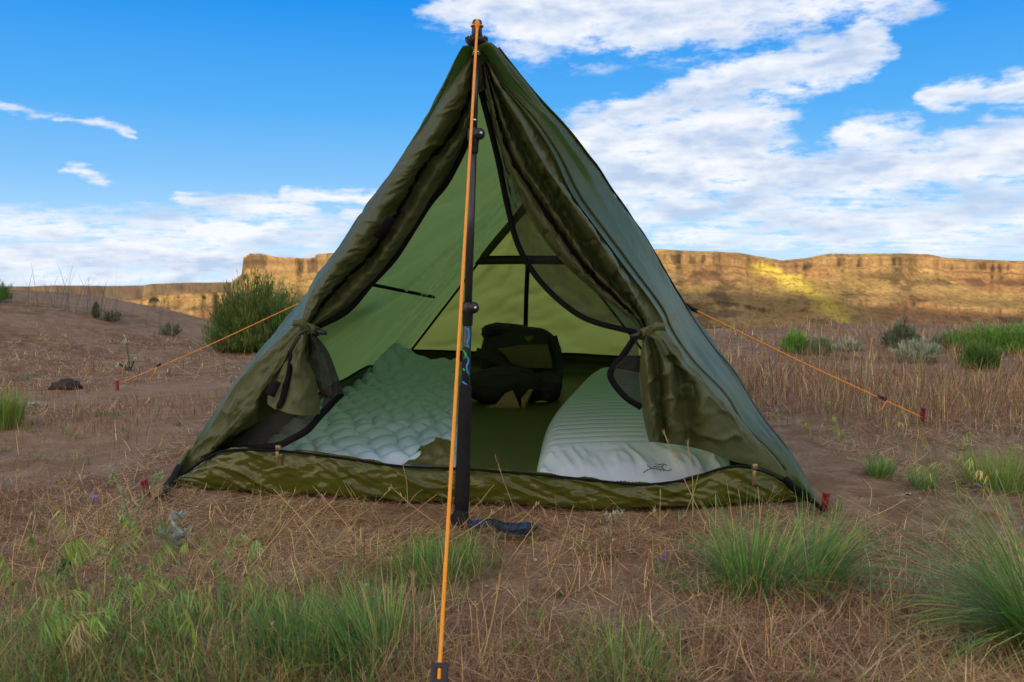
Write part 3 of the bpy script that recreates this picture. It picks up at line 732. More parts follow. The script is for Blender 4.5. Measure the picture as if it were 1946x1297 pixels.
def clamp(v0, v1, vk):
    c = lathe('lever_clamp', pp(v0), pp(v1), [(0, .009), (.08, .013), (.45, .0135), (.5, .0115), (.93, .0112), (1, .0095)], M_PLAST, POLE)
    k0 = pp(vk) + Vector((.012, -.006, 0))
    tube('lever', [k0 + Vector((-.004, .004, 0)), k0 + Vector((.002, -.004, 0)), k0 + Vector((.005, -.009, 0))], [.012, .0125, .009], M_PLAST, c, 16)
    tube('screw', [k0 + Vector((.004, -.008, 0)), k0 + Vector((.006, -.0115, 0))], [.0042, .0036], M_METAL, c, 12)
lathe('trim_ring', pp(222), pp(226), [(0, .0078), (1, .0078)], M_METAL, POLE)
clamp(238, 286, 250); clamp(566, 612, 577)
lathe('foam_grip', pp(724), pp(975), [(0, .0100), (.02, .0135), (.35, .0145), (.62, .0150), (.64, .0162), (.9, .0165), (1, .0150)], M_FOAM, POLE)
hd = pb + Vector((0, 0, .0))
lathe('grip_head', pp(968), hd + Vector((-.004, -.004, .003)), [(0, .0150), (.35, .018), (.75, .026), (1, .022)], M_FOAM, POLE)
mesh_obj('strap_button', *box_geo(P(886, 1000, 1.69), .010, .006, .016), M_PINKRED, POLE)
def print_line(pts, mat, r_=.0098):
    ax = (pb - pt).normalized(); c = []
    for u, v in pts:
        q = pp(v); du = (u - (W0 / 2 + F * q.x / q.y)) / F * 1.73
        du = max(-.0090, min(.0090, du)); c.append(q + Vector((du, -math.sqrt(r_ * r_ - du * du), 0)))
    ribbon('printed_line', c, (1, 0, 0), .0042, mat, POLE, .0006, 30)
print_line([(884, 614), (890, 620), (891, 634), (888, 645), (890, 652), (893, 655)], M_BLUE)
print_line([(886, 668), (890, 678), (887, 690), (889, 702), (891, 706)], M_BLUE)
print_line([(879, 718), (883, 722), (887, 725)], M_BLUE)
print_line([(881, 650), (886, 650), (890, 652)], M_GREEN)
print_line([(881, 658), (885, 666), (884, 673), (881, 674)], M_GREEN)
print_line([(880, 693), (883, 697)], M_GREEN)
sp = [(888, 999, .012), (912, 996, .016), (935, 994, .012), (955, 1000, .02), (975, 1002, .022), (1000, 1000, .03), (1016, 1006, .02), (1005, 1014, .008), (975, 1010, .012), (950, 1002, .010)]
sg = [gz_(u, v, z) for u, v, z in sp]
M_STRAP, t_, b_, o_ = new_mat('patterned strap')
n_ = E(e_noise(obj_vec(t_), 55, 3, .6, dist=1.5))
setc(t_, b_.inputs['Base Color'], e_mix(e_smooth(n_, .50, .58), e_mix(e_smooth(n_, .36, .42), (.0, .09, .11), (.006, .006, .010)), (.006, .05, .16)))
b_.inputs['Roughness'].default_value = .7
ribbon('wrist_strap', sg, [(0, .5, 1), (0, .7, .8), (0, .2, 1), (0, 1, .3), (.1, .6, .8), (0, 1, .5), (.6, .4, .5), (0, 1, .1), (0, 1, .3), (0, .6, .8)], .018, M_STRAP, POLE, .003, 70)

# ------------------------------------------------------------------ guylines and stakes
def cord(name, pts, label, group='orange guylines of the tent', r_=.0027):
    o = empty(name, tuple(pts[-1])); tag(o, label, 'guyline', group)
    tube('cord', catmull(pts, 30), r_, M_ORANGE, o, 8); return o
tip = P(907, 48, 1.728); stk = Vector((P(835, 1330, .95).x, .90, .01))
sl0 = lerp(tip, stk, .90)
g0 = cord('guyline', [tip, lerp(tip, stk, .4) + Vector((0, 0, -.004)), lerp(tip, stk, .8), stk], 'taut orange cord running from the pole tip down toward the camera')
an = np.linspace(0, 2 * math.pi, 20)
tube('loop', [pp(50) + Vector((.0125 * math.cos(a), .0125 * math.sin(a), 0)) for a in an], .0018, M_ORANGE, g0, 8)
tube('knot', [tip + Vector((0, .004, .012)), tip + Vector((0, -.002, .004)), tip + Vector((0, -.001, -.012))], [.002, .006, .003], M_ORANGE, g0, 10)
dirg = (stk - tip).normalized()
def slider(par, c, d, L, Wd, T):
    """flat line-lock with two holes"""
    z = d; x = Vector((0, -1, 0)).cross(z).normalized() if abs(z.y) < .95 else Vector((1, 0, 0)); y = z.cross(x)
    Rm_ = Matrix((x, y, z)).transposed()
    b1 = box_geo(c + x * (Wd * .33), Wd * .36, T, L, Rm_, .6); b2 = box_geo(c - x * (Wd * .33), Wd * .36, T, L, Rm_, .6)
    b3 = box_geo(c, Wd * .56, T * .9, L * .34, Rm_, .4); b4 = box_geo(c + z * (L * .44), Wd * .7, T * .9, L * .12, Rm_, .4); b5 = box_geo(c - z * (L * .44), Wd * .7, T * .9, L * .12, Rm_, .4)
    V, Fc = join_geo([b1, b2, b3, b4, b5]); return mesh_obj('line_slider', V, Fc, M_PLAST, par)
fsl = lerp(tip, stk, .962)
slider(g0, fsl, dirg, .058, .021, .007)
def stake(name, foot, lean, label, mat, h=.05, cat='tent stake'):
    a = Vector(foot) + Vector((0, 0, -.05)); b = Vector(foot) + Vector(lean).normalized() * h
    d = (b - a).normalized(); x = d.cross(Vector((0, 1, 0))).normalized(); y = d.cross(x)
    L = (b - a).length; Rm_ = Matrix((x, y, d)).transposed()
    geo = [box_geo(lerp(a, b, .5) + (x * math.cos(q) + y * math.sin(q)) * .004, .009, .0025, L, Matrix.Rotation(q, 3, d) @ Rm_, .3) for q in (0, 2.09, 4.19)]
    geo.append(box_geo(b, .015, .009, .010, Rm_, .4)); geo.append(box_geo(b - d * .02 , .013, .008, .005, Rm_, .4))
    V, Fc = join_geo(geo); o = mesh_obj(name, V, Fc, mat); return tag(o, label, cat, 'red metal stakes of the tent')
cr_f = gz_(1750, 808, th(1.51, 2.9)); ca = P(1324, 591, 2.9)
cs_ = cr_f + Vector((.005, 0, .028))
g1 = cord('guyline', [ca, lerp(ca, cs_, .5) + Vector((0, 0, -.006)), cs_], 'orange guyline stretched from the right roof panel down to its stake', r_=.0023)
slider(g1, lerp(ca, cs_, .82) + Vector((0, 0, .002)), (cs_ - ca).normalized(), .035, .011, .008)
tube('cord_tail', [lerp(ca, cs_, .84), lerp(ca, cs_, .83) + Vector((-.01, -.01, -.03)), lerp(ca, cs_, .82) + Vector((-.025, -.01, -.05))], .002, M_ORANGE, g1, 6)
stake('tent_stake', cr_f, (.10, 0, 1), 'dark red stake holding the right-hand orange guyline in the dry grass', M_RED, .06)
lf = G(224, 742); la = P(583, 570, 2.86); ls = lf + Vector((.01, 0, .035))
g2 = cord('guyline', [la, lerp(la, ls, .5) + Vector((0, 0, -.008)), ls], 'orange guyline stretched from the left roof panel over bare soil', r_=.0021)
slider(g2, lerp(la, ls, .73) + Vector((0, 0, .002)), (ls - la).normalized(), .035, .011, .008)
tube('cord_tail', [lerp(la, ls, .74), lerp(la, ls, .745) + Vector((-.01, -.01, -.03)), lerp(la, ls, .75) + Vector((-.02, -.01, -.06))], .002, M_ORANGE, g2, 6)
stake('tent_stake', lf, (-.05, 0, 1), 'bright red stake at the far left end of the orange guyline', M_PINKRED, .045)
stake('tent_stake', G(292, 950), (-.55, .1, 1), 'red stake at the front left corner strap beside a green weed', M_RED, .05)
stake('tent_stake', G(1562, 975), (.18, -.05, 1), 'red stake at the front right corner strap behind a grass tuft', M_RED, .045)
stake('tent_stake', Vector((stk.x, stk.y, th(stk.x, stk.y))), (0, .3, 1), 'red stake in the grass at the near end of the front guyline', M_RED, .04)

# ------------------------------------------------------------------ sleeping pads
def pad_grid(le, re, ny, nx, zf):
    """le/re: edge points (x,y) front->back"""
    a, b = catmull(le, ny), catmull(re, ny)
    s = np.linspace(0, 1, nx)
    xy = a[:, None, :] * (1 - s[None, :, None]) + b[:, None, :] * s[None, :, None]
    T, S = np.meshgrid(np.linspace(0, 1, ny), s, indexing='ij')
    return np.concatenate([xy, zf(xy[..., 0], xy[..., 1], S, T)[..., None]], -1)
def edge_r(S, T, wx, wy):
    e = np.minimum(1, np.minimum(S, 1 - S) / wx) ; f = np.minimum(1, np.minimum(T, 1 - T) / wy)
    return np.sqrt(np.maximum(0, 1 - (1 - e) ** 2)) * np.sqrt(np.maximum(0, 1 - (1 - f) ** 2))
def zl(x, y, S, T):
    w, l = .074, .095
    jx = (fbm(x * 6, y * 6, 2, 3) - .5) * .08; jy = (fbm(x * 6 + 5, y * 6, 2, 4) - .5) * .08
    yy = (y + jy) / l; row = np.floor(yy); xx = (x + jx) / w + .5 * (row % 2)
    d = np.hypot((xx - np.floor(xx) - .5) * 1.0, (yy - row - .5) * 1.0) / .62
    pil = np.sqrt(np.maximum(.02, 1 - np.minimum(d, 1) ** 2))
    lift = .10 * np.exp(-((x + .60) / .13) ** 2 - ((y - 3.78) / .16) ** 2) + .05 * sst(3.3, 3.8, y)
    return .012 + edge_r(S, T, .06, .025) * (.030 + .044 * pil + .012 * fbm(x * 4, y * 4, 2, 5)) + lift * np.minimum(1, T * 2)
padl = pad_grid([(-.70, 2.07), (-.735, 2.6), (-.73, 3.2), (-.68, 3.62), (-.62, 3.84)], [(-.13, 1.985), (-.15, 2.6), (-.19, 3.2), (-.22, 3.7), (-.25, 3.88)], 330, 150, zl)
padl[..., 0] = np.maximum(padl[..., 0], -.74 + .0 * padl[..., 1])
o = mesh_obj('sleeping_pad', padl.reshape(-1, 3), grid_faces(*padl.shape[:2]), M_PADL)
tag(o, 'pale teal dimpled inflatable sleeping pad on the left side inside the tent', 'sleeping pad', 'sleeping pads inside the tent')
def zr(x, y, S, T):
    ph = (y / .062) % 1.0
    ridge = np.sqrt(np.maximum(0, 1 - (2 * ph - 1) ** 2))
    front = sst(.0, .075, T)
    z = .014 + edge_r(S, T, .10, .03) * (.030 + .040 * front + .015 * ridge * sst(.04, .09, T) + .012 * np.sin(math.pi * S))
    cr = (1 - np.abs(2 * fbm(x * 16 + y * 5, y * 6, 3, 61) - 1)) ** 3 * .020 * (1 - sst(.03, .085, T)) * sst(0, .02, T)
    return z + cr
padr = pad_grid([(.055, 1.945), (.075, 2.2), (.105, 2.5), (.16, 2.8), (.24, 3.15), (.33, 3.5), (.42, 3.74)], [(.565, 1.955), (.60, 2.2), (.64, 2.6), (.66, 3.0), (.64, 3.4), (.58, 3.6), (.47, 3.745)], 420, 110, zr)
PR = mesh_obj('sleeping_pad', padr.reshape(-1, 3), grid_faces(*padr.shape[:2]), M_PADR)
tag(PR, 'silvery teal sleeping pad with crosswise ribs on the right side inside the tent', 'sleeping pad', 'sleeping pads inside the tent')
pf = padr.reshape(-1, 3)
def on_pad(u, v):
    z = .08
    for _ in range(8):
        q = gz_(u, v, z); i = np.argmin((pf[:, 0] - q.x) ** 2 + (pf[:, 1] - q.y) ** 2); z = .5 * z + .5 * (pf[i, 2] + .003)
    return gz_(u, v, z + .001)
strk = [[(1230, 884), (1236, 889), (1242, 891), (1252, 892), (1262, 892)], [(1240, 890), (1232, 893), (1226, 896), (1223, 899)], [(1242, 887), (1250, 888), (1258, 887), (1261, 884)],
        [(1255, 892), (1256, 896)], [(1259, 888), (1260, 892), (1262, 896)], [(1246, 882), (1254, 883), (1261, 882), (1267, 885)], [(1262, 893), (1269, 895), (1276, 893)]]
parts = []
for sk in strk:
    c = catmull([on_pad(*q) for q in sk], 8); V, Fc = tube_geo(c, .0011, 5); parts.append((V, Fc))
V, Fc = join_geo(parts); mesh_obj('printed_emblem', V, Fc, M_INK, PR)

# ------------------------------------------------------------------ backpack
M_PK = simple('black pack cloth', (.010, .010, .012), .75, .4, 18, .5)
M_PKO = simple('olive pack cloth', (.11, .095, .03), .7, .3, 20, .4)
M_PKB = simple('tan brown pack cloth', (.24, .175, .06), .7, .3, 20, .4)
BP = empty('backpack', (.04, 3.45, .02)); tag(BP, 'black and olive backpack leaning against the rear wall inside the tent', 'backpack')
def blob(name, c, r, mat, par, seed, amp=.12, pw=.75, n=28, f=2.0, rot=0.0, zmin=.016):
    th_, ph = np.meshgrid(np.linspace(0, math.pi, n), np.linspace(0, 2 * math.pi, n * 2, endpoint=False), indexing='ij')
    sp_ = lambda q: np.sign(q) * np.abs(q) ** pw
    x, y, z = sp_(np.sin(th_)) * sp_(np.cos(ph)), sp_(np.sin(th_)) * sp_(np.sin(ph)), sp_(np.cos(th_))
    k = 1 + amp * (fbm(x * f + seed, z * f + y * 1.3 * f, 4, seed) - .5) * 2
    x, y, z = x * r[0] * k, y * r[1] * k, z * r[2] * k
    xr, zr_ = x * math.cos(rot) - z * math.sin(rot), x * math.sin(rot) + z * math.cos(rot)
    V = np.stack([xr + c[0], y + c[1], zr_ + c[2]], -1).reshape(-1, 3)
    V[:, 2] = np.maximum(V[:, 2], zmin)
    return mesh_obj(name, V, grid_faces(n, n * 2, True), mat, par)
body = blob('body', (.03, 3.54, .165), (.175, .13, .145), M_PK, BP, 3, .14)
blob('lid_pouch', (-.01, 3.55, .275), (.12, .085, .05), M_PK, BP, 5, .18, .8, rot=-.1)
blob('rolled_top', (-.08, 3.50, .297), (.042, .05, .028), M_PK, BP, 7, .15)
blob('lower_pocket', (-.03, 3.30, .085), (.16, .12, .075), M_PK, BP, 9, .2, .85)
blob('side_pocket', (.14, 3.34, .07), (.07, .11, .06), M_PK, BP, 10, .2, .85)
def patch(name, pts, mat, par, Y):
    c = [P(u, v, Y + dy) for u, v, dy in pts]
    cen = sum(c, Vector()) / len(c) + Vector((0, -.018, 0))
    V = [tuple(p) for p in c] + [tuple(cen)] + [tuple(lerp(p, cen, .5) + Vector((0, -.006, 0))) for p in c]
    n = len(c); Fc = [(i, (i + 1) % n, n + 1 + (i + 1) % n, n + 1 + i) for i in range(n)] + [(n + 1 + i, n + 1 + (i + 1) % n, n) for i in range(n)]
    return mesh_obj(name, V, Fc, mat, par)
patch('olive_panel', [(945, 663, .02), (990, 656, 0), (1040, 655, .02), (1047, 680, .01), (1050, 700, .0), (1000, 700, -.01), (972, 692, 0), (960, 675, .01)], M_PKO, BP, 3.385)
patch('buckle_flap', [(992, 640, .03), (1013, 638, .03), (1014, 656, .01), (993, 656, .01)], M_PKO, BP, 3.42)
patch('brown_panel', [(943, 768, 0), (960, 748, .0), (974, 742, .01), (985, 765, .0), (990, 782, 0), (965, 782, 0), (940, 776, 0), (925, 773, .01)], M_PKB, BP, 3.14)
patch('brown_panel', [(992, 782, 0), (990, 758, 0), (1006, 740, .02), (1013, 740, .02), (1006, 758, .01), (998, 776, 0)], M_PKB, BP, 3.15)
ribbon('shoulder_strap', [P(905, 672, 3.45), P(935, 680, 3.38), P(965, 705, 3.34), P(985, 735, 3.24)], (.4, .2, 1), .05, M_PK, BP, .012)
ribbon('shoulder_strap', [P(1050, 640, 3.48), P(1062, 690, 3.42), P(1058, 735, 3.30)], (1, .1, .2), .04, M_PK, BP, .012)
ribbon('carry_loop', [P(965, 628, 3.52), P(972, 618, 3.50), P(984, 626, 3.52)], (0, 1, .2), .02, M_PK, BP, .005, 14)
sc_o = patch('paper_scrap', [(1015, 782, .03), (1028, 784, .02), (1042, 787, 0), (1030, 790, -.02), (1020, 787, 0)], simple('pale paper', (.45, .42, .28), .8), None, 3.2)
for v_ in sc_o.data.vertices: v_.co.z = .028 + .004 * math.sin(v_.co.x * 60)
tag(sc_o, 'small pale scrap lying on the tent floor by the backpack', 'scrap')
# ------------------------------------------------------------------ plants
def Gv(u, v):
    a = (u - W0 / 2) / F; b = (H0 / 2 - v) / F
    d1 = math.cos(PITCH) + b * math.sin(PITCH); d2 = -math.sin(PITCH) + b * math.cos(PITCH)
    Y = np.clip(-CZ / d2 * d1, .4, 9.5)
    for _ in range(14):
        kk = Y / d1; z = CZ + d2 * kk
        Y = np.clip(Y + (z - terrain(a * kk, Y)) / np.maximum(-d2 / d1, .03) * .6, .4, 11)
    kk = Y / d1; x = a * kk
    return np.stack([x, Y, terrain(x, Y)], -1)
FOOT = [(p.x, p.y - .01) for p in sb] + [(1.02, 1.98), (.86, 4.35), (-.70, 4.35), (-1.0, 2.12)]
def in_tent(x, y):
    ins = np.zeros(len(x), bool); n = len(FOOT); j = n - 1
    for i in range(n):
        xi, yi = FOOT[i]; xj, yj = FOOT[j]
        c = ((yi > y) != (yj > y)) & (x < (xj - xi) * (y - yi) / (yj - yi + 1e-12) + xi)
        ins ^= c; j = i
    return ins
def jit_col(base, n, var=.25, hue=.08):
    base = np.asarray(base, float)
    return np.clip(base * (1 + var * rng.standard_normal((n, 1)) * .6) * (1 + hue * rng.standard_normal((n, 3))), .004, .9)
def blades(pos, head, lean, bend, length, width, col, k=3, tip=None, twist=True):
    """many tapered leaves -> verts, tris, colours"""
    n = len(pos); lean = np.broadcast_to(lean, n); bend = np.broadcast_to(bend, n); length = np.broadcast_to(length, n); width = np.broadcast_to(width, n)
    h = np.stack([np.cos(head), np.sin(head), 0 * head], -1); side = np.stack([-np.sin(head), np.cos(head), 0 * head], -1)
    if twist:
        tw = rng.uniform(-1, 1, n)[:, None]; side = side * np.sqrt(1 - (.7 * tw) ** 2) + np.array([0, 0, 1.]) * .25 * tw + h * .6 * tw
    p = pos.astype(float).copy(); L = []; C_ = []
    tipc = col if tip is None else tip
    for j in range(k + 1):
        f = j / k; w = width * (1 - f) ** .7 * (.75 + .5 * min(f * 3, 1)) / 2
        if j < k:
            L += [p - side * w[:, None], p + side * w[:, None]]; C_ += [col + (tipc - col) * f] * 2
        else:
            L += [p.copy()]; C_ += [tipc]
        ph = lean + bend * f
        p = p + (h * np.sin(ph)[:, None] + np.array([0, 0, 1.]) * np.cos(ph)[:, None]) * (length / k)[:, None]
    V = np.stack(L, 1); Cc = np.stack(C_, 1); m = 2 * k + 1
    t = []
    for j in range(k - 1): t += [(2 * j, 2 * j + 1, 2 * j + 3), (2 * j, 2 * j + 3, 2 * j + 2)]
    t += [(2 * k - 2, 2 * k - 1, 2 * k)]
    T = (np.arange(n)[:, None, None] * m + np.array(t)[None]).reshape(-1, 3)
    return V.reshape(-1, 3), T, Cc.reshape(-1, 3)
def cat_geo(gs):
    V, T, C_, o_ = [], [], [], 0
    for v, t, c in gs:
        V.append(v); T.append(t + o_); C_.append(c); o_ += len(v)
    return np.concatenate(V), np.concatenate(T), np.concatenate(C_)
M_GRASS = attr_mat('grass blades', .6, .12, 30, trans=.25, spec=.3)
M_STRAW = attr_mat('dry straw', .8, .12, 30, trans=.12, spec=.2)
M_LEAF = attr_mat('leaves', .65, .15, 20, trans=.2, spec=.25)
def veg(name, gs, mat, parent=None):
    V, T, C_ = cat_geo(gs) if isinstance(gs, list) else gs
    return mesh_obj(name, V, T, mat, parent, False, C_)
def scatter(n, u0, u1, v0, v1, dens=None):
    u = rng.uniform(u0, u1, n); v = rng.uniform(v0, v1, n)
    p = Gv(u, v); ok = (~in_tent(p[:, 0], p[:, 1])) & (p[:, 1] < 9.3)
    if dens is not None: ok &= rng.uniform(0, 1, n) < dens(u, v, p)
    return p[ok], u[ok], v[ok]
def pix(p): return p[:, 1] / 1513.0        # metres per photo pixel at that distance
REDB, TAN, GREY, DRK = np.array([.36, .195, .098]), np.array([.62, .44, .215]), np.array([.38, .29, .22]), np.array([.15, .085, .05])
def mixc(n, opts, w):
    i = rng.choice(len(opts), n, p=np.array(w) / sum(w)); return np.array(opts)[i]

# matted dry straw over the soil
p, u, v = scatter(150000, -350, 2300, 640, 1340, lambda u, v, p: .12 + 1.1 * sst(.36, .60, fbm(p[:, 0] * 2.2, p[:, 1] * 2.2, 3, 77)) - .15 * (u < 500) * (v < 930))
n = len(p); pt_ = sst(.45, .62, fbm(p[:, 0] * 1.3 + 9, p[:, 1] * 1.3, 3, 78))[:, None]
c = mixc(n, [REDB, TAN, GREY, DRK], [.42, .24, .16, .18]) * (1 - pt_) + pt_ * mixc(n, [TAN, np.array([.50, .36, .16]), REDB, GREY], [.4, .3, .2, .1])
c = c * (1 + .25 * rng.standard_normal((n, 1))).clip(.4, 1.7)
p[:, 2] += rng.uniform(0, .012, n)
veg('straw_litter', blades(p, rng.uniform(0, 6.28, n), rng.normal(1.5, .22, n), rng.normal(0, .5, n), rng.uniform(.015, .085, n) * (1 + p[:, 1] * .10), np.maximum(.0013, 1.2 * pix(p)) * rng.uniform(.7, 1.3, n), c, 2), M_STRAW)['kind'] = 'stuff'
# low standing dry grass, thick to the right and behind
def d_dry(u, v, p):
    a = fbm(p[:, 0] * 1.4, p[:, 1] * 1.4, 3, 91)
    right = sst(1280, 1400, u) * sst(850, 760, v) * 1.0
    return np.clip(right * (.12 + 1.1 * sst(.36, .6, a)) + .06 * sst(.5, .7, a) + .05 * sst(.45, .6, a) * (v > 960), 0, 1)
p, u, v = scatter(170000, -300, 2300, 612, 1330, d_dry)
n = len(p); up = p[:, 1] > 2.9
c = mixc(n, [REDB * .9, TAN, np.array([.27, .15, .12]), np.array([.40, .38, .14]), np.array([.16, .22, .07])], [.42, .15, .25, .10, .08]) * (1 + .22 * rng.standard_normal((n, 1))).clip(.4, 1.6)
veg('dry_grass', blades(p, rng.uniform(0, 6.28, n), np.abs(rng.normal(.35, .38, n)), rng.normal(.5, .6, n), rng.uniform(.02, .10, n) * np.where(up, 1.45, .8) * (.45 + 1.2 * fbm(p[:, 0] * .9, p[:, 1] * .9, 2, 93)), np.maximum(.0012, 1.0 * pix(p)) * rng.uniform(.7, 1.4, n), c, 3, tip=c * 1.15), M_STRAW)['kind'] = 'stuff'
# fine reddish fuzz on the bare slope to the left
p, u, v = scatter(22000, -300, 620, 585, 960, lambda u, v, p: sst(.42, .62, fbm(p[:, 0] * 1.8, p[:, 1] * 1.8, 3, 95)))
n = len(p); c = mixc(n, [REDB, TAN * .8, np.array([.19, .09, .07])], [.5, .2, .3]) * (1 + .2 * rng.standard_normal((n, 1))).clip(.4, 1.6)
veg('reddish_grass', blades(p, rng.uniform(0, 6.28, n), np.abs(rng.normal(.5, .4, n)), rng.normal(.5, .4, n), rng.uniform(.02, .06, n), np.maximum(.001, .9 * pix(p)), c, 2), M_STRAW)['kind'] = 'stuff'
# short green grass in the foreground
def d_green(u, v, p):
    a = fbm(p[:, 0] * 3.0, p[:, 1] * 3.0, 3, 101)
    m1 = sst(1070, 1230, v) * sst(900, 560, u)
    m2 = np.exp(-((u - 850) / 110) ** 2 - ((v - 1085) / 42) ** 2)
    m3 = np.exp(-((u - 1180) / 130) ** 2 - ((v - 1270) / 60) ** 2) * .8
    m4 = sst(1600, 1750, u) * np.exp(-((v - 900) / 50) ** 2) * .35
    return np.clip((m1 + m2 + m3 + m4) * (.1 + 1.5 * (a - .2)), 0, 1)
p, u, v = scatter(50000, -350, 2300, 820, 1350, d_green)
n = len(p); c = mixc(n, [np.array([.11, .22, .05]), np.array([.20, .29, .065]), np.array([.42, .38, .11]), np.array([.08, .17, .08])], [.4, .25, .15, .2]) * (1 + .2 * rng.standard_normal((n, 1))).clip(.5, 1.6)
veg('short_green_grass', blades(p, rng.uniform(0, 6.28, n), np.abs(rng.normal(.5, .4, n)), rng.normal(.8, .4, n), rng.uniform(.03, .09, n), np.maximum(.0011, .9 * pix(p)) * rng.uniform(.8, 1.5, n), c, 3, tip=c * 1.25), M_GRASS)['kind'] = 'stuff'
# little green and silvery weeds dotted over the soil
p, u, v = scatter(1500, -200, 2200, 640, 1320, lambda u, v, p: .15 + .8 * sst(.5, .65, fbm(p[:, 0] * 1.1, p[:, 1] * 1.1, 3, 121)))
wp = np.repeat(p, 16, 0); n = len(wp); wp = wp + np.stack([rng.normal(0, .008, n), rng.normal(0, .008, n), 0 * wp[:, 0]], -1)
c = np.repeat(mixc(len(p), [np.array([.16, .26, .06]), np.array([.30, .34, .09]), np.array([.34, .38, .28]), np.array([.10, .18, .06])], [.35, .3, .15, .2]), 16, 0) * (1 + .2 * rng.standard_normal((n, 1))).clip(.5, 1.5)
veg('small_weeds', blades(wp, rng.uniform(0, 6.28, n), rng.uniform(.2, 1.3, n), rng.normal(.4, .4, n), np.repeat(rng.uniform(.012, .04, len(p)), 16), np.maximum(.0022, 1.4 * pix(wp)), c, 2), M_LEAF)['kind'] = 'stuff'
# little stones and shell-white chips
p, u, v = scatter(900, -100, 2050, 930, 1330)
gs = []
for q in p[:420]:
    r_ = rng.uniform(.002, .006); V = np.array([[1, 0, 0], [-1, 0, 0], [0, 1, 0], [0, -1, 0], [0, 0, .8], [0, 0, -.6]]) * r_ * rng.uniform(.6, 1.3, (6, 1)) + q + [0, 0, .003]
    T = np.array([(0, 2, 4), (2, 1, 4), (1, 3, 4), (3, 0, 4), (2, 0, 5), (1, 2, 5), (3, 1, 5), (0, 3, 5)])
    gs.append((V, T, np.tile(jit_col((.42, .38, .33), 1, .4), (6, 1))))
veg('pebbles', gs, M_STRAW)['kind'] = 'stuff'

def tuft(name, u, v, nb, length, spread, label, cols, heading=None, hs=6.28, lean=(.15, 1.15), width=.0021, rad=.05, group=None, cat='grass tuft'):
    b = G(u, v); n = nb
    a = rng.uniform(0, 6.28, n) if heading is None else rng.normal(heading, hs, n)
    r_ = np.sqrt(rng.uniform(0, 1, n)) * rad
    pos = np.stack([b.x + r_ * np.cos(a), b.y + r_ * np.sin(a), np.full(n, b.z)], -1); pos[:, 2] = terrain(pos[:, 0], pos[:, 1]) - .004
    ln = rng.uniform(lean[0], lean[1], n) ** 1.0
    L = rng.uniform(.45, 1.0, n) * length
    c = mixc(n, cols, [1.0] * (len(cols) - 1) + [.35 if len(cols) > 4 else 1.0]) * (1 + .18 * rng.standard_normal((n, 1))).clip(.5, 1.5)
    o_ = veg(name, blades(pos, a + rng.normal(0, .35, n), ln * .55, ln * .75 * spread, L, width * rng.uniform(.7, 1.3, n), c, 4, tip=c * np.array([1.2, 1.15, .95])), M_GRASS)
    o_.location = (0, 0, 0)
    return tag(o_, label, cat, group)
GR = [np.array([.10, .26, .045]), np.array([.15, .33, .07]), np.array([.09, .22, .09]), np.array([.24, .36, .08]), np.array([.46, .40, .17])]
GT = 'green bunchgrass tufts in the foreground'
tuft('grass_tuft', 1430, 1120, 470, .20, 1.3, 'big green bunchgrass tuft in front of the tent sill, left half of a pair', GR, lean=(.2, 1.75), rad=.055, group=GT)
tuft('grass_tuft', 1530, 1118, 330, .21, 1.2, 'green bunchgrass tuft leaning right below the front right corner stake', GR, heading=.25, hs=.9, lean=(.4, 1.7), rad=.055, group=GT)
tuft('grass_tuft', 2025, 1240, 460, .34, 1.0, 'long bladed green tuft at the right edge of the foreground', GR, heading=2.9, hs=.8, lean=(.5, 1.9), width=.0026, rad=.06, group=GT)
tuft('grass_tuft', 570, 1265, 380, .13, 1.0, 'blue-green upright tuft at the bottom left of the front guyline', [GR[0], GR[2], GR[2], GR[3]], lean=(.05, 1.0), rad=.05, group=GT)
tuft('grass_tuft', 740, 1270, 520, .15, 1.2, 'green swept tuft just left of the black cord slider', GR, heading=2.9, hs=.8, lean=(.3, 1.4), rad=.07, group=GT)
tuft('grass_tuft', 1185, 1310, 130, .11, 1.0, 'thin green tuft at the bottom edge right of the front guyline', GR, rad=.06, group=GT)
tuft('grass_tuft', 830, 1090, 420, .09, 1.0, 'short green tuft beside the front guyline below the pole', GR, rad=.08, group=GT)
tuft('grass_tuft', 420, 1240, 320, .11, 1.2, 'matted green tuft in the lower left grass', [GR[0], GR[1], GR[2], GR[3]], rad=.10, lean=(.4, 1.4), group=GT)
tuft('grass_tuft', 150, 1255, 320, .11, 1.2, 'dark green tuft in the bottom left corner', [GR[0], GR[2], GR[3]], rad=.12, lean=(.4, 1.4), group=GT)
tuft('grass_tuft', 1672, 905, 200, .085, 1.0, 'small green tuft on bare soil below the right guyline', GR, rad=.03, group='small tufts right of the tent')
tuft('grass_tuft', 1755, 928, 160, .075, 1.0, 'small thin green tuft right of the front right corner', GR, rad=.03, group='small tufts right of the tent')
tuft('grass_tuft', 1905, 925, 420, .13, 1.0, 'yellow-green leafy clump at the right edge beside purple flowers', [GR[1], GR[3], np.array([.22, .26, .05])], rad=.09, group='small tufts right of the tent')
tuft('grass_tuft', 6, 812, 420, .17, .8, 'yellow-green grass clump at the left edge of the slope', [GR[1], GR[3], np.array([.2, .24, .05])], lean=(.05, .7), width=.004, rad=.06)
def thin(name, u, v, Y, n, L, label, w=.005, col=(.10, .13, .13)):
    b = P(u, v, Y); x = b.x + rng.normal(0, .16, n); y = Y + rng.normal(0, .2, n)
    pos = np.stack([x, y, terrain(x, y)], -1); h = rng.uniform(-.6, .6, n) + np.where(rng.uniform(0, 1, n) < .3, 3.14, 0)
    c = jit_col(col, n)
    gs = [blades(pos, h, rng.uniform(0, .35, n), rng.uniform(.0, .7, n), rng.uniform(.5, 1, n) * L, w, c, 4)]
    return tag(veg(name, gs, M_STRAW), label, 'grass clump', 'tall grasses on the left skyline')
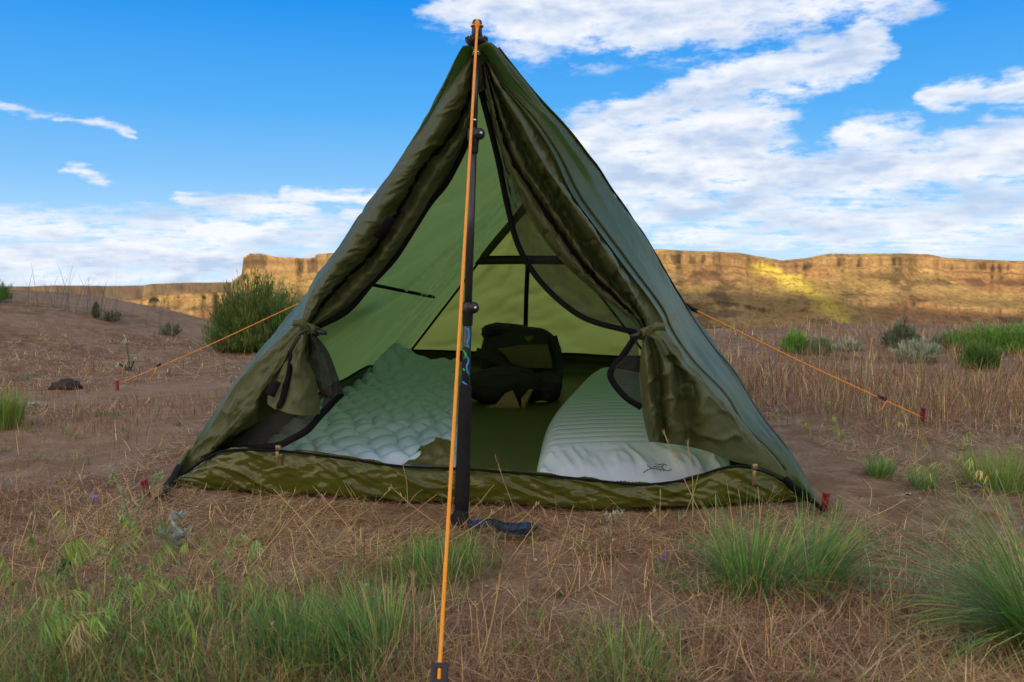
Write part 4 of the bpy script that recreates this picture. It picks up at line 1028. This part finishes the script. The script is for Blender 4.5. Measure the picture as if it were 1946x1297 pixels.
thin('tall_grass', 120, 575, 8.2, 40, .55, 'wispy tall grass on the left skyline near the frame edge')
thin('tall_grass', 185, 575, 8.3, 40, .55, 'wispy arching grass on the left skyline, leaning right')
thin('tall_grass', 245, 585, 8.3, 16, .6, 'few thin upright grass stalks on the skyline left of the bush')

# shrubs
def bush(name, u, v, wpx, hpx, label, cols, Y=None, shoots=260, per=26, leaf=.03, lw=.004, upw=1.0, group='low shrubs along the plateau edge'):
    b = G(u, v) if Y is None else P(u, v, Y); b = Vector((b.x, b.y, th(b.x, b.y)))
    s = b.y / 1513.0; rx, hz = wpx * s / 2, hpx * s + max(0.0, (P(u, v, b.y).z - b.z))
    o_ = empty(name, tuple(b)); tag(o_, label, 'shrub', group)
    n = shoots; a = rng.uniform(0, 6.28, n); rr = np.sqrt(rng.uniform(0, 1, n)); el_ = np.arccos(rng.uniform(0, 1, n))
    lob = .75 + .5 * fbm(np.cos(a) * 1.7 + 4, np.sin(a) * 1.7 + el_ * 1.5, 2, int(u))
    ex = np.stack([np.cos(a) * np.sin(el_) * rx, np.sin(a) * np.sin(el_) * rx, np.cos(el_) * hz * .92 + hz * .08], -1) * (lob * rng.uniform(.72, 1.05, n))[:, None]
    tips = ex + np.array(b); base = np.array(b) + np.stack([np.cos(a) * rr * rx * .18, np.sin(a) * rr * rx * .18, 0 * a], -1)
    stems = [tube_geo(catmull([base[i], (base[i] + tips[i]) / 2 + rng.normal(0, .06, 3) * rx, tips[i]], 5), [.010 * hz + .002, .008 * hz + .0015, .006 * hz, .004 * hz, .001], 4, False) for i in range(0, n, 6)]
    V, Fc = join_geo(stems); mesh_obj('stems', V, Fc, M_TWIG, o_)
    t = rng.uniform(.35, 1.0, (n, per)); pos = base[:, None] + (tips - base)[:, None] * t[..., None] + rng.normal(0, .03, (n, per, 3)) * rx
    pos = pos.reshape(-1, 3); pos[:, 2] = np.maximum(pos[:, 2], b.z + .005)
    m = len(pos); c = np.repeat(mixc(n, cols, [1.0] * len(cols)), per, 0) * (1 + .2 * rng.standard_normal((m, 1))).clip(.4, 1.6)
    hd_ = np.repeat(a, per) + rng.normal(0, .9, m)
    veg('foliage', blades(pos, hd_, np.abs(rng.normal(.35, .3, m)) * upw, rng.normal(.2, .3, m), leaf * rng.uniform(.6, 1.3, m), lw * rng.uniform(.7, 1.3, m), c, 2, tip=c * 1.25), M_LEAF, o_)
    return o_
M_TWIG = simple('brown twigs', (.12, .08, .05), .9, .3, 60)
SG, GG, PG, DG = np.array([.27, .33, .21]), np.array([.14, .31, .05]), np.array([.50, .52, .38]), np.array([.08, .17, .04])
bush('shrub', 492, 622, 200, 106, 'large bushy green shrub on the left skyline beside the tent', [GG * .75, DG, np.array([.11, .17, .04]), np.array([.18, .2, .07])], Y=7.4, shoots=700, per=34, leaf=.055, lw=.007)
bush('shrub', 420, 610, 40, 70, 'wispy side branch shrub at the left foot of the large green shrub', [DG, np.array([.14, .15, .06])], Y=7.2, shoots=60, per=20, leaf=.05, lw=.006)
bush('shrub', 1512, 672, 62, 44, 'small rounded bright green shrub right of the tent behind the guyline', [GG, GG * 1.2], shoots=200)
bush('shrub', 1556, 674, 62, 34, 'small pale silvery green shrub touching the bright green one', [SG, np.array([.2, .28, .1])], shoots=180)
bush('shrub', 1615, 668, 60, 24, 'low whitish sprig on the plateau edge between two shrub groups', [PG, SG], shoots=80)
bush('shrub', 1712, 662, 84, 52, 'dark grey-green sagebrush at the plateau edge, tallest of its group', [SG * .7, np.array([.10, .15, .07])], shoots=260)
bush('shrub', 1742, 688, 92, 42, 'pale silver sagebrush in front of the dark grey-green one', [SG, PG, SG * 1.3], shoots=260)
bush('shrub', 1795, 660, 56, 28, 'small dusty grey sagebrush between the silver and bright green shrubs', [SG * .8, SG], shoots=120)
bush('shrub', 1905, 668, 210, 54, 'wide bright green shrub at the right edge of the plateau', [GG, GG * 1.15, np.array([.14, .2, .04])], shoots=520)
bush('shrub', 1862, 702, 78, 50, 'dark green shrub rising from the brown grass in front of the wide one', [DG, GG * .7], shoots=200)
bush('shrub', -15, 585, 90, 40, 'green shrub tip at the far left edge of the skyline', [DG, GG * .8], Y=8.0, shoots=120, leaf=.05)
for (uu, vv, ww, hh, lb) in ((182, 592, 16, 18, 'tiny dark shrub on the left skyline below the thin stalks'), (212, 604, 40, 14, 'flat grey shrub low on the left skyline'), (325, 625, 44, 20, 'grey bushy sprig on the slope left of the large shrub')):
    bush('shrub', uu, vv, ww, hh, lb, [SG * .6, np.array([.12, .12, .06])], Y=8.1, shoots=50, per=14, leaf=.04, lw=.006)

# drooping brome stalks
def brome_geo(b, H, head, col, dens=11, droop=1.0):
    t = np.linspace(0, 1, 9); h = np.array([math.cos(head), math.sin(head), 0])
    ph = .12 + 2.1 * droop * t ** 2.2
    d = np.sin(ph)[:, None] * h + np.cos(ph)[:, None] * np.array([0, 0, 1.])
    pts = np.array(b) + np.concatenate([[[0, 0, 0]], np.cumsum(d[:-1], 0)]) * H / 8
    V, Fc = tube_geo(pts, np.linspace(.0011, .0005, 9), 3, False)
    T = np.array([[f[0], f[1], f[2]] for f in Fc] + [[f[0], f[2], f[3]] for f in Fc])
    gs = [(V, T, np.tile(np.asarray(col) * .9, (len(V), 1)))]
    n = dens; i = rng.uniform(.55, 1.0, n); pos = np.stack([np.interp(i, t, pts[:, q]) for q in range(3)], -1)
    gs.append(blades(pos, head + rng.normal(0, .5, n), rng.uniform(2.0, 2.9, n), rng.uniform(.0, .4, n), H * rng.uniform(.16, .30, n), .0023, jit_col(col, n, .2), 3, tip=jit_col(np.asarray(col) * 1.2, n, .1)))
    return gs
YG = [np.array([.46, .52, .12]), np.array([.36, .48, .13]), np.array([.60, .52, .19]), np.array([.52, .36, .16])]
bro = [(40, 1075), (75, 1090), (95, 1130), (120, 1150), (60, 1180), (25, 1230), (140, 1075), (150, 1180), (170, 1240), (215, 1055), (235, 1085), (200, 1140), (225, 1200), (250, 1270), (285, 1060), (320, 1045), (340, 1080), (300, 1130), (330, 1190), (310, 1250), (365, 1115), (390, 1075), (100, 1270), (60, 1290), (380, 1290), (410, 1180), (265, 1170), (180, 1105), (20, 1130), (345, 1270), (430, 1215), (470, 1110), (85, 1225), (130, 1300)]
bro += [(int(a_), int(b_)) for a_, b_ in zip(rng.uniform(0, 520, 34), rng.uniform(1110, 1300, 34))]
for q, (uu, vv) in enumerate(bro):
    b = G(uu, vv); o_ = veg('brome_stalk', brome_geo((b.x, b.y, b.z - .003), rng.uniform(.06, .14), rng.uniform(-.9, .9) + (0 if rng.uniform() < .6 else 3.1), YG[(q * 7) % 4 if q % 3 == 0 else q % 2] * np.array([.85, 1, 1]) * rng.uniform(.65, 1.0), int(rng.integers(12, 34)), rng.uniform(.45, 1.1)), M_GRASS)
    tag(o_, 'drooping yellow-green brome stalk in the lower left grass', 'grass stalk', 'brome stalks in the lower left grass')
bror = [(1480, 815), (1590, 820), (1650, 800), (1700, 812), (1815, 870), (1835, 905), (1850, 925), (1870, 935), (1885, 950), (1560, 790), (1905, 890), (1930, 930), (1820, 945), (1780, 950), (1720, 830), (1610, 850), (1940, 960), (1680, 830), (1770, 880), (1540, 830)]
for q, (uu, vv) in enumerate(bror):
    b = G(uu, vv); o_ = veg('brome_stalk', brome_geo((b.x, b.y, b.z - .003), rng.uniform(.08, .13), rng.uniform(-1, 4), YG[q % 3] * 1.05, 18), M_GRASS)
    tag(o_, 'drooping yellow-green brome stalk on the ground right of the tent', 'grass stalk', 'brome stalks right of the tent')

# tall dry stems, some with seed heads
def stem_geo(a, c_, w0=.0012, col=TAN, head=0, bow=.02):
    a, c_ = np.array(a), np.array(c_); m = (a + c_) / 2 + rng.normal(0, bow, 3) * np.linalg.norm(c_ - a)
    pts = catmull([a, m, c_], 7); V, Fc = tube_geo(pts, np.linspace(w0, w0 * .6, 7), 3, False)
    T = np.array([[f[0], f[1], f[2]] for f in Fc] + [[f[0], f[2], f[3]] for f in Fc]); gs = [(V, T, np.tile(jit_col(col, 1, .15), (len(V), 1)))]
    if head:
        n = head; i = rng.uniform(.74, 1, n); pos = a + 0 * i[:, None]; pos = np.stack([np.interp(i, np.linspace(0, 1, 7), pts[:, q]) for q in range(3)], -1)
        dr = pts[-1] - pts[-2]; hd_ = math.atan2(dr[1], dr[0]); ln = math.acos(max(-1, min(1, dr[2] / np.linalg.norm(dr))))
        gs.append(blades(pos, hd_ + rng.normal(0, .6, n), ln + rng.normal(0, .35, n), rng.normal(0, .2, n), rng.uniform(.008, .016, n), .0026, jit_col(np.asarray(col) * .95, n, .2), 2))
    return gs
stems = [((1316, 990), (1306, 838), 14), ((1348, 1010), (1262, 826), 14), ((1300, 980), (1330, 890), 0), ((1255, 1000), (1256, 930), 6), ((1360, 1012), (1360, 940), 0), ((1410, 985), (1403, 930), 0), ((1445, 985), (1440, 925), 0),
         ((783, 1300), (784, 1092), 26), ((905, 1290), (955, 1070), 16), ((985, 985), (942, 870), 10), ((775, 960), (765, 880), 0), ((840, 1000), (742, 925), 10), ((560, 1010), (640, 945), 8), ((500, 1040), (560, 935), 10), ((610, 1040), (520, 930), 0), ((690, 1035), (600, 930), 8),
         ((540, 1080), (610, 960), 0), ((465, 1090), (560, 980), 10), ((450, 1060), (590, 1055), 0), ((640, 1075), (555, 985), 6), ((610, 1060), (690, 960), 8), ((730, 1015), (830, 940), 0), ((850, 1030), (960, 960), 6), ((760, 1060), (870, 1000), 0), ((450, 870), (530, 900), 8), ((320, 1145), (470, 1052), 0),
         ((1030, 1120), (1090, 960), 0), ((960, 1075), (1025, 985), 8), ((1640, 985), (1720, 950), 0), ((1730, 1010), (1590, 940), 0), ((1760, 1297), (1745, 1210), 18), ((1700, 1180), (1690, 1090), 0), ((100, 1060), (150, 990), 0), ((30, 1060), (60, 975), 6), ((210, 880), (330, 905), 0), ((400, 820), (405, 760), 0)]
gs = []
for a, b, hd_ in stems:
    g_ = G(*a); gs += stem_geo((g_.x, g_.y, g_.z - .003), P(b[0], b[1], g_.y + rng.uniform(-.02, .05)), .0012, TAN * rng.uniform(.75, 1.1), hd_)
p, u, v = scatter(340, -100, 2050, 960, 1320)
for q in p[:230]:
    e_ = q + np.array([rng.normal(0, .05), rng.normal(0, .05), rng.uniform(.01, .07)]); gs += stem_geo(q, e_, .0009, TAN * rng.uniform(.6, 1.1), 5 if rng.uniform() < .4 else 0, .08)
veg('dry_stems', gs, M_STRAW)['kind'] = 'stuff'

# weeds and flowers
def weed(name, base, stems_, col, label, leaf=.016, nl=26, head=18, r_=.0022, cat='weed', headc=None, lw=.005, group=None):
    b = G(*base); o_ = empty(name, tuple(b)); tag(o_, label, cat, group); gs = []
    for s_ in stems_:
        pts = catmull([(b.x, b.y, b.z - .004)] + [tuple(P(x_, y_, b.y + rng.uniform(-.015, .015))) for x_, y_ in s_], 12)
        V, Fc = tube_geo(pts, np.linspace(r_, r_ * .6, 12), 5, False); T = np.array([[f[0], f[1], f[2]] for f in Fc] + [[f[0], f[2], f[3]] for f in Fc])
        stem = mesh_obj('stem', V, T, M_LEAF, o_, True, np.tile(np.asarray(col), (len(V), 1)))
        i = rng.uniform(.05, 1, nl); pos = np.stack([np.interp(i, np.linspace(0, 1, 12), pts[:, q]) for q in range(3)], -1)
        gs.append(blades(pos, rng.uniform(0, 6.28, nl), rng.uniform(.4, 1.3, nl), rng.normal(.3, .3, nl), leaf * rng.uniform(.6, 1.2, nl), lw, jit_col(col, nl, .2), 3))
        if head:
            pos = pts[-1] + rng.normal(0, .005, (head * 2, 3)); hc_ = col if headc is None else headc
            gs.append(blades(pos, rng.uniform(0, 6.28, head * 2), rng.uniform(0, 1.6, head * 2), rng.normal(.4, .4, head * 2), leaf * .7 * rng.uniform(.6, 1.2, head * 2), lw * .9, jit_col(hc_, head * 2, .2), 2))
    veg('leaves', gs, M_LEAF, o_); return o_
FN = (.34, .44, .19)
weed('fiddleneck_weed', (258, 1020), [[(245, 985), (230, 935), (214, 905)], [(258, 980), (275, 945), (300, 908)], [(254, 1005), (240, 1000), (230, 990)]], FN, 'tall hairy green weed with curled tips beside the front left stake', .014, 40, 24)
weed('fiddleneck_weed', (205, 1150), [[(220, 1130), (238, 1112)]], FN, 'short hairy green weed with one curled tip in the lower left grass', .016, 40, 30)
weed('fiddleneck_weed', (108, 1110), [[(115, 1090), (128, 1070)]], (.15, .22, .11), 'dark green curled weed above the lower left grass', .016, 40, 30)
weed('pale_leaf_weed', (330, 1045), [[(322, 1030), (305, 1022)], [(333, 1020), (335, 985)], [(340, 1025), (352, 1018)]], (.34, .40, .33), 'pale grey-green broad leaved weed in front of the left sill', .03, 12, 4, lw=.012)
weed('pale_leaf_weed', (1168, 998), [[(1172, 985), (1176, 975)], [(1160, 990), (1148, 984)]], (.40, .44, .34), 'tiny pale two-leaf sprig in front of the right part of the sill', .018, 6, 4, lw=.008)
weed('white_flower', (246, 705), [[(246, 690), (242, 668), (240, 650)], [(252, 695), (256, 684)], [(238, 700), (225, 695)]], (.13, .22, .08), 'white flower with nodding green stalk on the left slope', .03, 40, 14, cat='wildflower', headc=(.7, .7, .62), lw=.009, r_=.004)
weed('silver_weed', (64, 778), [[(58, 772)], [(66, 770)], [(74, 772)]], (.45, .46, .38), 'small whitish weed on the left slope near the frame edge', .022, 20, 10, lw=.008)
weed('silver_weed', (443, 742), [[(440, 728), (438, 720)], [(447, 730), (450, 722)]], (.36, .42, .32), 'whitish weed peeking out behind the left tent edge', .025, 20, 12, lw=.008)
weed('pink_flower', (178, 705), [[(178, 695), (178, 682)]], (.25, .10, .08), 'pink flower spike on the left slope above the guyline stake', .010, 6, 12, cat='wildflower', headc=(.62, .04, .10), lw=.010, r_=.002)
VIO = (.40, .18, .55)
for (uu, vv, lb) in ((1476, 795, 'tiny purple flower in the brown grass close to the right tent edge'), (1924, 905, 'purple flower on the yellow-green clump at the right edge'), (1860, 938, 'small purple flower low in the clump right of the tent'), (1938, 1020, 'pale purple flower at the right edge above the long bladed tuft'), (1260, 1075, 'tiny violet flower left of the big green tuft'), (178, 962, 'tiny violet flower on the soil left of the front left stake')):
    weed('purple_flower', (uu, vv), [[(uu, vv - 8), (uu + 1, vv - 14)]], (.16, .22, .08), lb, .010, 6, 7, cat='wildflower', headc=VIO, lw=.006, r_=.0009, group='small purple wildflowers')
# a dark clod on the slope
cl_ = G(125, 742); cd = blob('earth_clod', (cl_.x, cl_.y, cl_.z + .012), (.07, .05, .045), simple('dark earth', (.045, .033, .028), .95, .4, 50, .6), None, 15, .45, .9, 22, 3.0, 0.0, -9)
V_ = np.array([vv.co[:] for vv in cd.data.vertices]); V_[:, 2] = np.maximum(V_[:, 2] - 0, cl_.z - .01)
cd.data.vertices.foreach_set('co', V_.astype(np.float32).ravel()); cd.data.update()
tag(cd, 'dark earth clod lying on the bare left slope', 'clod')
